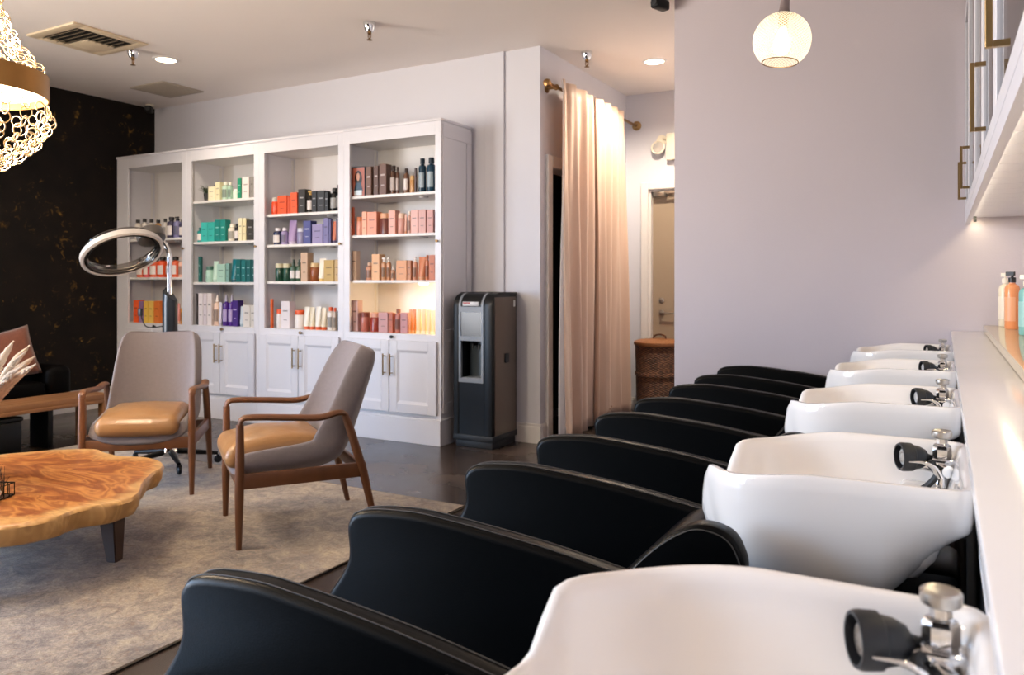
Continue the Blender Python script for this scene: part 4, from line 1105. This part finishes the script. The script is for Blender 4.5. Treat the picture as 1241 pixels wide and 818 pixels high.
# ------------------------------------------------------------------ globe pendant
PC = Vector((-.57, 3.27, 2.22)); PR = .113
r = thing('pendant_lamp', 'cream wire-mesh globe pendant with a glowing bulb over the wash row', 'pendant lamp', (PC.x, PC.y, CZ))
O = PC-Vector((PC.x, PC.y, CZ))
tilt = T(*O) @ RY(radians(4)) @ RX(radians(-3))
pr = []
for q in range(0, 25):
    t = radians(14)+radians(128)*q/24; pr.append((PR*math.sin(t), PR*math.cos(t)))
bm = bmesh.new(); lathe(bm, pr, 56); ob = obj('globe_shade', bm, MESHM, r, smooth=180); ob.matrix_local = tilt
bm = bmesh.new(); torus(bm, pr[-1][0], .0022, tilt @ T(0, 0, pr[-1][1]), 48, 8); obj('rim_wire', bm, ANTBRASS, r)
bm = bmesh.new(); lathe(bm, [(PR*.25, PR*.965), (.020, PR+.012), (.017, PR+.05), (.015, PR+.09), (0, PR+.092)], 24, tilt); obj('shade_neck', bm, mat('mesh_neck_grey', '#8f8282', .5, metal=.4), r)
bm = bmesh.new(); tube(bm, [Vector((0, 0, 0)), O+Vector((0, 0, PR+.09))], .004, 8); lathe(bm, [(0, -.025), (.055, -.025), (.06, 0), (0, 0)], 28); obj('cord', bm, mat('grey_cord', '#8d8580', .6), r)
bm = bmesh.new(); lathe(bm, [(0, PR*.95), (.020, PR*.95), (.020, .052), (.014, .048), (0, .048)], 20, tilt); obj('socket', bm, BRASS, r)
bm = bmesh.new(); lathe(bm, [(0, .05), (.013, .05), (.018, .03), (.030, -.005), (.033, -.025), (.026, -.048), (.012, -.058), (0, -.06)], 24, tilt); obj('bulb', bm, BULB, r)

# ------------------------------------------------------------------ ceiling fittings
for x, y, lab in ((-5.53, 4.15, 'round recessed ceiling light in front of the left bookcases'), (-2.07, 6.13, 'round recessed ceiling light in the alcove by the curtain')):
    r = thing('recessed_light', lab, 'ceiling light', (x, y, CZ), 0, 'recessed ceiling lights')
    bm = bmesh.new(); lathe(bm, [(.078, -.001), (.078, -.008), (.098, -.006), (.102, 0), (.078, 0)], 36, closed=True); obj('trim_ring', bm, TRIM, r)
    bm = bmesh.new(); lathe(bm, [(0, -.003), (.078, -.003), (.078, -.0005), (0, -.0005)], 36); obj('lens', bm, WARMLENS, r)
for x, y, lab in ((-3.50, 4.25, 'chrome ceiling sprinkler over the open floor in front of the bookcases'), (-5.52, 3.85, 'chrome ceiling sprinkler between vent and recessed light'), (-2.45, 5.62, 'chrome ceiling sprinkler above the curtain')):
    r = thing('fire_sprinkler', lab, 'sprinkler', (x, y, CZ), 0, 'ceiling sprinklers')
    bm = bmesh.new(); lathe(bm, [(0, 0), (.045, 0), (.046, -.008), (.036, -.045), (.028, -.062), (.022, -.064), (0, -.064)], 26); obj('escutcheon', bm, CHROME, r)
    bm = bmesh.new(); lathe(bm, [(0, -.06), (.014, -.06), (.014, -.078), (.008, -.084), (0, -.084)], 16)
    for s in (-1, 1): tube(bm, [(s*.011, 0, -.08), (s*.013, 0, -.10), (0, 0, -.118)], .003, 6)
    tube(bm, [(0, 0, -.084), (0, 0, -.115)], .003, 6); lathe(bm, [(0, -.118), (.019, -.118), (.020, -.121), (0, -.122)], 20); obj('sprinkler_head', bm, ANTBRASS, r)
VENTC = mat('cream_vent_paint', '#d9c7aa', .5, var=.03)
r = thing('ceiling_vent', 'cream louvred air vent with dark slots in the ceiling near the chandelier', 'vent', (-5.57, 3.52, CZ))
bm = bmesh.new(); w = .29
for a, b, c, d in ((-w, w, -w, -w+.075), (-w, w, w-.075, w), (-w, -w+.075, -w+.075, w-.075), (w-.075, w, -w+.075, w-.075)): box(bm, a, b, c, d, -.014, 0, bev=.004)
box(bm, -.214, .02, -.02, .214, -.016, -.006, bev=.003); obj('frame', bm, VENTC, r)
obj('throat_shade', BOX(-w+.07, w-.07, -w+.07, w-.07, -.002, -.0005), DARKNICHE, r)  # flat dark sheet in place of the shade inside the duct
bm = bmesh.new()
for k in range(9):
    y = -.20+k*.05
    box(bm, -.215 if y < -.03 else .02, .215, -.016, .016, -.0015, .0015, M=T(0, y, -.012) @ RX(radians(40)))
obj('louvre', bm, mat('dark_louvre', '#6d5f4d', .5), r)
r = thing('air_grille', 'flat greyish square ceiling grille beside the corner security camera', 'vent', (-6.38, 4.80, CZ))
bm = BOX(-.24, .24, -.22, .22, -.012, 0, bev=.004)
for k in range(14): box(bm, -.21, .21, -.19+k*.0275, -.18+k*.0275, -.016, -.011)
obj('grille_plate', bm, mat('grey_beige_grille', '#b0a597', .5), r)
def seccam(lab, loc, rz, wall):
    r = thing('security_camera', lab, 'security camera', loc, rz, 'small security cameras')
    bm = bmesh.new(); lathe(bm, [(0, 0), (.04, 0), (.04, -.015), (.015, -.022), (.013, -.05), (0, -.05)], 22); obj('mount', bm, PLASTER, r)
    bm = BOX(-.035, .09, -.032, .032, -.085, -.022, bev=.014, seg=3); b = obj('camera_body', bm, BLKPLAS, r)
    bm = bmesh.new(); lathe(bm, [(0, 0), (.022, 0), (.022, .006), (.016, .006), (.014, .003), (0, .004)], 20, T(.09, 0, -.054) @ RY(radians(90))); obj('lens', bm, SMOKED if False else BLKMATTE, b)
seccam('black and white security camera in the corner above the leftmost bookcase', (-7.10, 5.14, CZ), radians(-50), 0)
seccam('black security camera at the top left edge of the wash area wall', (-1.555, 4.77, CZ), radians(-110), 0)
r = thing('emergency_light', 'cream emergency light with round lamp head above the far door', 'emergency light', (-2.22, 7.15, 2.50))
obj('housing', BOX(-.06, .20, -.07, 0, -.115, .135, bev=.008), PLASTER, r)
bm = bmesh.new(); lathe(bm, [(0, 0), (.04, 0), (.062, .03), (.068, .055), (.062, .06), (.055, .052), (0, .048)], 28, T(-.14, -.01, .0) @ RX(radians(78)) @ RY(radians(0))); lh = obj('lamp_head', bm, PLASTER, r)
bm = bmesh.new(); lathe(bm, [(0, .0495), (.053, .0535), (.0, .066)], 28, T(-.14, -.01, .0) @ RX(radians(78))); obj('lamp_lens', bm, mat('lamp_lens_clear', '#d8d6d2', .1, metal=.5), lh)
bm = bmesh.new(); tube(bm, [(-.10, -.02, .10), (-.05, -.03, .09)], .014, 10); lathe(bm, [(0, 0), (.05, 0), (.05, .012), (0, .02)], 22, T(-.12, 0, .085) @ RX(radians(90))); obj('lamp_arm', bm, PLASTER, r)
# the wash row, counter and cabinets scaled about the camera: factor and height offset
CAM_SCALE, CAM_LIFT = .95, .0625
def scale_about_camera(root):
    root.location = (root.location.x*CAM_SCALE, root.location.y*CAM_SCALE, root.location.z*CAM_SCALE+CAM_LIFT if root.location.z > .01 else 0)
    lift = 0 if root.location.z > .01 else CAM_LIFT
    for o in [root]+list(root.children_recursive):
        if o.type == 'MESH': o.data.transform(Matrix.Translation((0, 0, lift)) @ Matrix.Scale(CAM_SCALE, 4))

# ------------------------------------------------------------------ wash counter (half wall with stone ledge)
LX, LZ = .037, .964
r = thing('wash_counter', 'white stone-topped half wall behind the row of shampoo bowls', 'counter', (.25, 2.4, 0))
Q = T(-.25, -2.4, 0)
def bx(*a, **k):
    b = BOX(*a, **k); b.transform(Q); return b
obj('counter_slab', bx(LX, .448, -1.4, 5.085, LZ-.03, LZ, bev=.004), STONE, r)
obj('front_panel', bx(LX+.018, .44, -1.4, 5.085, .76, LZ-.0305), TRIM, r)
obj('lower_panel', bx(LX+.022, .44, -1.4, 5.085, -.065, .7595), BLACKWALL2, r)
obj('raised_shelf', bx(.197, .448, -1.4, 5.085, LZ+.0005, LZ+.036, bev=.003), BEIGE, r)
scale_about_camera(r)

# ------------------------------------------------------------------ shampoo bowls
def ss(a, b, t):
    t = max(0, min(1, (t-a)/(b-a))); return t*t*(3-2*t)
def basin_mesh():
    bm = bmesh.new(); N = 96; xc, A, B = -.20, .250, .2425; rings = []
    def zr(x, y):
        z = .887-.027*ss(-.18, -.44, x) if x < -.18 else .887
        t = ss(-.30, -.40, x)
        if t > 0: z -= t*.085*(1-ss(.085, .14, abs(y)))
        z += .003*math.exp(-((abs(y)-.17)/.03)**2)*ss(-.34, -.42, x)
        return z
    dense = []
    for i in range(4000):
        th = 2*pi*i/4000; c, s = cos(th), sin(th); n = 14. if c > 0 else 2.7
        dense.append(Vector((xc+A*math.copysign(abs(c)**(2/n), c), B*math.copysign(abs(s)**(2/(n if c > 0 else 2.9)), s))))
    tot = sum((dense[i]-dense[i-1]).length for i in range(4000)); base = []; acc = 0; step = tot/N
    for i in range(4000):
        acc += (dense[i]-dense[i-1]).length
        if acc >= step and len(base) < N: acc -= step; base.append(dense[i])
    while len(base) < N: base.append(dense[-1].lerp(dense[0], .5))
    def plan(p, sc, dx=0., outer=False):
        return (xc+dx+(p.x-xc)*(sc if p.x < xc or not outer else 1-(1-sc)*.12), p.y*sc)
    ths = base
    lv = [('o', .30, 0), ('o', .55, .01), ('o', .74, .07), ('o', .87, .26), ('o', .94, .50), ('o', .98, .74), ('o', 1.0, .93), ('r', 1.0, -.006), ('r', .985, .002), ('r', .955, .003), ('r', .925, -.002), ('r', .905, -.016),
          ('i', .88, .86), ('i', .84, .62), ('i', .78, .40), ('i', .68, .22), ('i', .52, .12), ('i', .30, .085), ('i', .10, .075)]
    for kind, sc, f in lv:
        ring = []
        for th in ths:
            x0, y0 = plan(th, 1.0); top = zr(x0, y0)
            x, y = plan(th, sc, -.02*(1-sc) if kind == 'i' else 0, kind == 'o')
            if kind == 'r': z = top+f
            else:
                zb = .636 if kind == 'o' else .655
                z = zb+(top-.012-zb)*f
                if kind == 'o': z += (1-f)*.15*ss(-.13, .04, x)
                else: z = min(z, top-.016)
            lip = ss(-.30, -.42, x0)*(1-ss(.08, .17, abs(y0)))*(f if kind == 'o' else 1 if kind == 'r' else 0)
            ring.append((x-.014*lip, y, z))
        rings.append(ring)
    loft(bm, rings, caps=True)
    return bm
BO = -.2
def mv(bm, dx, dz=0): bm.transform(T(dx, 0, dz)); return bm
bowl = thing('shampoo_bowl', 'white ceramic shampoo bowl nearest the viewer, cut off by the bottom edge', 'shampoo bowl', (BO, .765, 0), 0, 'white shampoo bowls along the counter')
obj('basin', mv(basin_mesh(), -BO), CERAM, bowl, smooth=50)
FYO = .175                                                # mixer sits off centre
bm = BOX(-.085, .0, FYO-.05, FYO+.05, .70, .80, bev=.012, seg=3); obj('mixer_deck', mv(bm, -BO), CERAM, bowl)
bm = bmesh.new(); lathe(bm, [(0, .662), (.028, .662), (.03, .668), (.022, .670), (.012, .6665), (0, .6665)], 24, T(-.22, .0, .0)); obj('drain', mv(bm, -BO), CHROME, bowl)
bm = BOX(-.16, .02, -.15, .15, -.065, .56, bev=.03); box(bm, -.13, .03, -.10, .10, .55, .70, bev=.02); obj('pedestal', mv(bm, -BO), BLKPLAS, bowl)
# mixer: column, body, hexagon, vacuum-breaker cap
fx = -.002
bm = bmesh.new(); lathe(bm, [(0, .80), (.022, .80), (.022, .806), (.0155, .81), (.0155, .835), (.019, .838), (.019, .868), (0, .868)], 24, T(fx, FYO, 0))
box(bm, fx-.02, fx+.026, FYO-.02, FYO+.02, .842, .872, bev=.005)
tube(bm, [(fx, FYO-.02, .852), (fx+.012, FYO-.045, .852)], .013, 14); tube(bm, [(fx-.015, FYO, .852), (fx-.042, FYO, .856)], .014, 14)
fau = obj('mixer', mv(bm, -BO, -.010), CHROME, bowl)
bm = bmesh.new(); lathe(bm, [(0, .872), (.0165, .872), (.0185, .877), (.0185, .895), (.0155, .902), (.011, .904), (.011, .915), (0, .915)], 6, T(fx, FYO, 0)); obj('hexagon_body', mv(bm, -BO, -.010), CHROME, fau)
bm = bmesh.new(); lathe(bm, [(0, .914), (.013, .914), (.0195, .918), (.0205, .921), (.0205, .930), (.018, .9325), (.015, .931), (0, .932)], 30, T(fx, FYO, 0)); obj('cap', mv(bm, -BO, -.010), STEEL, fau)
bm = bmesh.new()
p = spline([(fx-.005, FYO-.038, .838), (fx-.015, FYO-.046, .858), (fx-.035, FYO-.05, .868), (fx-.062, FYO-.048, .866)], 8); n = len(p)
tube(bm, p, [.0125-.009*i/(n-1) for i in range(n)], 12, sq=.5); obj('lever', mv(bm, -BO, -.010), CHROME, fau)
# spray head in its holder
ax = Vector((-.90, -.42, .02)).normalized(); sc_ = Vector((-.060, FYO-.012, .870))
bm = bmesh.new(); lathe(bm, [(0, -.040), (.007, -.040), (.009, -.033), (.018, -.027), (.0245, -.015), (.0275, .0), (.0305, .002), (.0315, .022), (.029, .028), (.0255, .028), (.0245, .016), (0, .016)], 30, aim(ax, sc_)); sh = obj('spray_head', mv(bm, -BO, -.010), BLKMATTE, bowl)
bm = bmesh.new(); lathe(bm, [(0, .0165), (.015, .0165), (.0165, .021), (0, .0205)], 24, aim(ax, sc_))
for k in range(10): lathe(bm, [(0, 0), (.0016, 0), (0, .003)], 6, aim(ax, sc_) @ T(.010*cos(k*.628), .010*sin(k*.628), .0205))
obj('spray_face', mv(bm, -BO, -.010), STEEL, sh)
bm = bmesh.new(); tube(bm, spline([sc_-ax*.042, sc_-ax*.058, Vector((fx-.02, FYO+.004, .858))], 6), .008, 12); obj('spray_holder', mv(bm, -BO, -.010), CHROME, bowl)
bm = bmesh.new(); tube(bm, spline([sc_-ax*.05+Vector((.004, -.012, -.006)), Vector((-.025, FYO-.028, .862)), Vector((-.012, FYO-.032, .842)), Vector((-.03, FYO-.03, .815)), Vector((-.055, FYO-.03, .795))], 8), .0068, 10); obj('hose', mv(bm, -BO, -.010), BLKMATTE, bowl)

# ------------------------------------------------------------------ shampoo chairs
CO = -.85
chair = thing('shampoo_chair', 'black leather shampoo chair nearest the viewer at the bottom edge', 'shampoo chair', (CO, .745, 0), 0, 'black shampoo chairs along the bowls')
ARM = [(-1.33, .18), (-1.375, .30), (-1.355, .42), (-1.325, .482), (-1.283, .54), (-1.265, .585), (-1.270, .645), (-1.262, .670), (-1.238, .690), (-1.18, .703), (-1.07, .711), (-.98, .707), (-.90, .701), (-.75, .687), (-.62, .669), (-.53, .655), (-.50, .50), (-.55, .20)]
SM = [(p.x, p.y) for p in spline([(x, z, 0) for x, z in ARM[3:16]], 4)]
PROF = ARM[:3]+SM+ARM[16:]
for y0, y1 in ((-.295, -.232), (.232, .295)):
    bm = bmesh.new(); prism(bm, PROF, 'y', y0, y1, bev=.017, seg=4); a = obj('arm', mv(bm, -CO), LEATHER, chair, smooth=60)
    for yy in ((y0+.016, y1-.016)):
        bm = bmesh.new(); pth = [(x+.0 if x > -1.25 else x-.001, yy, z+.0006) for x, z in SM if x > -1.266 and z > .64]
        tube(bm, pth, .0014, 6); obj('stitched_seam', mv(bm, -CO), THREAD, a)
bm = BOX(-1.37, -.66, -.231, .231, .33, .465, bev=.05, seg=4)
for v in bm.verts:
    if v.co.z > .42: v.co.z += -.05*(v.co.x+1.37)/.7+.02
obj('seat_cushion', mv(bm, -CO), LEATHER, chair, smooth=60)
bm = bmesh.new(); prism(bm, [(-.80, .40), (-.70, .52), (-.60, .625), (-.565, .655), (-.535, .664), (-.50, .655), (-.47, .60), (-.46, .45), (-.56, .34)], 'y', -.24, .28, bev=.012, seg=3); obj('backrest', mv(bm, -CO), LEATHER, chair, smooth=60)
POD = [(-.64, .40), (-.60, .58), (-.556, .661), (-.495, .73), (-.435, .776), (-.394, .789), (-.348, .778), (-.325, .745), (-.319, .70), (-.335, .55), (-.40, .38)]
PODS = [(p.x, p.y) for p in spline([(x, z, 0) for x, z in POD], 4)]
for y0, y1 in ((-.295, -.245), (.283, .318)):
    bm = bmesh.new(); prism(bm, PODS, 'y', y0, y1, bev=.010, seg=3); a = obj('head_bolster', mv(bm, -CO), LEATHER, chair, smooth=60)
    bm = bmesh.new(); tube(bm, [(-.46+(x+.46)*.955, y0-.0005, .60+(z-.60)*.955) for x, z in PODS if z > .5], .0012, 6); obj('stitched_seam', mv(bm, -CO), THREAD, a)
bm = BOX(-1.25, -.42, -.235, .235, .05, .36, bev=.03); box(bm, -1.2, -.45, -.22, .22, -.065, .06, bev=.01); obj('base', mv(bm, -CO), LEATHER, chair)

BL = ['', 'white shampoo bowl, second from the viewer, with its full near side showing', 'white shampoo bowl, middle one of the five along the counter', 'white shampoo bowl, fourth from the viewer', 'white shampoo bowl farthest away, against the lilac wall']
CLB = ['', 'black leather shampoo chair, second from the viewer, its rounded head bolster showing', 'black leather shampoo chair, middle one of the five', 'black leather shampoo chair, fourth from the viewer', 'black leather shampoo chair farthest away, beside the lilac wall']
scale_about_camera(bowl); scale_about_camera(chair)
for k in range(1, 5):
    dup(bowl, (BO*CAM_SCALE, (.765+k)*CAM_SCALE, 0), None, BL[k]); dup(chair, (CO*CAM_SCALE, (.745+k)*CAM_SCALE, 0), None, CLB[k])

# ------------------------------------------------------------------ upper cabinets over the counter
FXU = .108
YB = [5.085, 4.43, 3.57, 2.20, 1.05]
HY = [4.78, 4.22, 2.62, 1.69]
UL = ['farthest white glass-door wall cabinet, next to the lilac wall', 'white glass-door wall cabinet, second from the lilac wall', 'white glass-door wall cabinet, third from the lilac wall', 'nearest white glass-door wall cabinet at the right edge']
for i in range(4):
    y1, y0 = YB[i], YB[i+1]; yc = (y0+y1)/2; Y0, Y1 = y0-yc, y1-yc; xo = FXU
    r = thing('wall_cabinet', UL[i], 'wall cabinet', (xo, yc, 1.61), 0, 'glass-door cabinets above the counter')
    bm = BOX(.02, .335, Y0+.001, Y0+.02, 0, 1.14); box(bm, .02, .335, Y1-.02, Y1-.001, 0, 1.14); box(bm, .02, .335, Y0+.02, Y1-.02, 0, .02); box(bm, .02, .335, Y0+.02, Y1-.02, 1.12, 1.14); box(bm, .32, .335, Y0+.02, Y1-.02, .02, 1.12)
    obj('carcass', bm, CABW, r)
    for z in (.40, .76): obj('shelf', BOX(.04, .32, Y0+.022, Y1-.022, z, z+.018), SHELFW, r)
    nd = 2 if i == 2 else 1
    for d in range(nd):
        a = Y0+.003+(Y1-Y0)/nd*d; b = a+(Y1-Y0)/nd-.006
        bm = bmesh.new(); s = .055
        box(bm, 0, .019, a, a+s, .003, 1.137, bev=.002, seg=1); box(bm, 0, .019, b-s, b, .003, 1.137, bev=.002, seg=1); box(bm, 0, .019, a+s, b-s, .003, s, bev=.002, seg=1); box(bm, 0, .019, a+s, b-s, 1.137-s, 1.137, bev=.002, seg=1)
        do = obj('door', bm, CABW, r)
        obj('glass_pane', BOX(.008, .011, a+s, b-s, s, 1.137-s), GLASS, do)
        hy = HY[i]-yc
        if a < hy < b:
            bm = bmesh.new(); z0 = .072
            box(bm, -.040, -.028, hy-.006, hy+.006, z0, z0+.20, bev=.001, seg=1); box(bm, -.0275, 0, hy-.006, hy+.006, z0, z0+.012); box(bm, -.0275, 0, hy-.006, hy+.006, z0+.188, z0+.20)
            obj('handle', bm, BRASS, do)
    scale_about_camera(r)
r = thing('cabinet_light_rail', 'white light rail with warm strip along the underside of the wall cabinets', 'light rail', (FXU, 2.96, 1.564))
obj('rail_board', BOX(0, .022, -2.12, 2.12, 0, .046), CABW, r)
obj('led_strip', BOX(.026, .034, -2.1, 2.1, .037, .044), STRIP, r)
bm = bmesh.new()
for k in range(22): box(bm, .036, .34, -2.1+k*.192, -2.1+k*.192+.186, .040, .0458, bev=.001, seg=1)
obj('underside_boards', bm, CABW, r)
bm = bmesh.new(); lathe(bm, [(0, 0), (.008, 0), (.008, .03), (0, .03)], 12, T(.045, 2.0, .008)); obj('black_stud', bm, BLKMATTE, r)
scale_about_camera(r)
for k, (y, x, h, w, c, lab) in enumerate(((5.0, .20, .16, .07, '#d5502a', 'orange-red bottle in the farthest wall cabinet by the wall'), (4.85, .19, .12, .07, '#c9452c', 'short red bottle in the farthest wall cabinet'), (4.0, .20, .20, .08, '#33333a', 'dark bottle in the second wall cabinet from the lilac wall'),
                                         (2.95, .19, .19, .07, '#7f6a8c', 'violet bottle behind glass in the third wall cabinet, far half'), (2.45, .19, .21, .07, '#b59aa8', 'pinkish bottle behind glass in the third wall cabinet, near half'), (1.95, .19, .22, .07, '#8d7fa0', 'lilac bottle behind glass in the nearest wall cabinet'))):
    q = thing('product_bottle', lab, 'bottle', (x, y, 1.63), radians(-90), 'bottles in the wall cabinets'); product('bottle', w, h, c, '#ddd5d2', q); scale_about_camera(q)
r = thing('trailing_plant', 'dark green leafy plant on top of the farthest wall cabinet', 'plant', (.22, 4.90, 2.75))
bm = bmesh.new(); lathe(bm, [(0, 0), (.05, 0), (.062, .10), (.056, .10), (.05, .085), (0, .085)], 20); obj('pot', bm, mat('white_pot', '#d6d2cc', .4), r)
bm = bmesh.new()
for k in range(36):
    a = random.uniform(0, 2*pi); l = random.uniform(.10, .19); e = Vector((cos(a), sin(a), 0)); sd = Vector((-sin(a), cos(a), 0)); b0 = e*.02+Vector((0, 0, .085)); w = .012
    pts = [(0, .3), (.35, 1), (.7, .8), (1, .05)]
    row = []
    for t, ww in pts:
        c = b0+e*l*t+Vector((0, 0, .10*t-.12*t*t+random.uniform(0, .01))); row.append((bm.verts.new(c-sd*w*ww), bm.verts.new(c+Vector((0, 0, .004))), bm.verts.new(c+sd*w*ww)))
    for A, B in zip(row, row[1:]): bm.faces.new((A[0], A[1], B[1], B[0])); bm.faces.new((A[1], A[2], B[2], B[1]))
obj('leaves', bm, LEAF, r); scale_about_camera(r)
# pump bottles on the raised shelf
for x, y, w, h, c1, c2, lab, rz in ((.268, 4.98, .066, .29, '#eadfc6', '#eee6d6', 'cream pump bottle with white pump on the counter, nearest the lilac wall', -60), (.292, 4.72, .068, .295, '#eb9a66', '#1a1a1c', 'peach orange pump bottle with black pump on the counter', -35), (.318, 4.22, .07, .275, '#7fb9b8', '#eee9e0', 'pale teal pump bottle with white pump on the counter', -35), (.345, 3.95, .07, .29, '#e8d9c4', '#eee9e0', 'cream pump bottle at the right edge, nearest on the counter', -35)):
    q = thing('pump_bottle', lab, 'bottle', (x, y, LZ+.0365), radians(rz), 'pump bottles on the counter'); product('pump', w, h, c1, c2, q); scale_about_camera(q)

# ------------------------------------------------------------------ camera
F = 940.
cam = bpy.data.cameras.new('camera'); co = bpy.data.objects.new('camera', cam); COL.objects.link(co)
co.location = (0, 0, 1.25); co.rotation_euler = (radians(90), 0, math.atan(522.5/F))
cam.sensor_width = 36; cam.lens = F/1241*36; cam.shift_y = -69/1241; cam.clip_start = .02
cam.dof.use_dof = True; cam.dof.focus_distance = 2.4; cam.dof.aperture_fstop = 5.6
SC.camera = co

# ------------------------------------------------------------------ light
w = bpy.data.worlds.new('daylight'); SC.world = w; w.use_nodes = True
nt = w.node_tree; bg = nt.nodes['Background']; bg.inputs['Strength'].default_value = WORLD
tc = nt.nodes.new('ShaderNodeTexCoord'); sp = nt.nodes.new('ShaderNodeSeparateXYZ'); nt.links.new(tc.outputs['Generated'], sp.inputs[0])
mr = nt.nodes.new('ShaderNodeMath'); mr.operation = 'MULTIPLY_ADD'; mr.inputs[1].default_value = .5; mr.inputs[2].default_value = .5; nt.links.new(sp.outputs['Z'], mr.inputs[0])
nt.links.new(ramp(nt, mr.outputs[0], [(.47, (1.0, .90, .80)), (.53, (.46, .68, 1.))]), bg.inputs['Color'])   # warm lower half added to brighten the ceiling, as off pavement; cool sky above
def area(name, loc, size, power, col, rot=(0, 0, 0), sy=None, spread=None):
    L = bpy.data.lights.new(name, 'AREA'); L.energy = power; L.color = col; L.size = size
    if sy: L.shape = 'RECTANGLE'; L.size_y = sy
    if spread: L.spread = radians(spread)
    o = bpy.data.objects.new(name, L); COL.objects.link(o); o.location = loc; o.rotation_euler = rot; return o
def spot(name, loc, power, col, ang=110, blend=.6, rad=.06):
    L = bpy.data.lights.new(name, 'SPOT'); L.energy = power; L.color = col; L.spot_size = radians(ang); L.spot_blend = blend; L.shadow_soft_size = rad
    o = bpy.data.objects.new(name, L); COL.objects.link(o); o.location = loc; return o
def point(name, loc, power, col, rad=.05):
    L = bpy.data.lights.new(name, 'POINT'); L.energy = power; L.color = col; L.shadow_soft_size = rad
    o = bpy.data.objects.new(name, L); COL.objects.link(o); o.location = loc; return o
WARM = (1., .83, .63)
spot('downlight_and_fill', (-5.53, 4.15, CZ-.02), 60*LAMP, WARM, 140); spot('downlight_and_fill', (-2.07, 6.13, CZ-.02), 190*LAMP, WARM, 155)
for x, y in ((-5.5, 1.2), (-3.3, -.6), (-5.5, -1.4)):  # out-of-view spots without fittings, added as warm fill
    spot('downlight_and_fill', (x, y, CZ-.02), 40*LAMP, WARM, 140)
for x, y in ((-4.6, -2.0), (-6.0, -.4)):  # unseen point lights added to brighten the ceiling
    point('chandelier_and_fill_bulbs', (x, y, 2.3), 65*LAMP, WARM, .15)
point('chandelier_and_fill_bulbs', (CC.x, CC.y, ZB-.06), 95*LAMP, WARM, .12); point('chandelier_and_fill_bulbs', (CC.x, CC.y, ZT+.12), 70*LAMP, WARM, .10)
point('pendant_bulb', tuple(PC+Vector((0, 0, -.03))), 4*LAMP, WARM, .03)
area('under_cabinet_light', ((FXU+.05)*CAM_SCALE, 2.81, 1.576), .02, 5*LAMP, (1., .82, .52), (0, 0, 0), 4.0)
point('puck_lamp', (-3.44, 5.04, 1.16), 6.0*LAMP, (1., .66, .28), .03)
SC.view_settings.view_transform = 'Standard'; SC.view_settings.look = 'None'; SC.view_settings.gamma = 1; SC.view_settings.use_curve_mapping = False
SC.view_settings.exposure = EXPO
SC.cycles.max_bounces = 8; SC.cycles.diffuse_bounces = 5; SC.cycles.glossy_bounces = 4; SC.cycles.transparent_max_bounces = 12
SC.cycles.sample_clamp_indirect = 6; SC.cycles.use_denoising = True; SC.cycles.caustics_reflective = False; SC.cycles.caustics_refractive = False
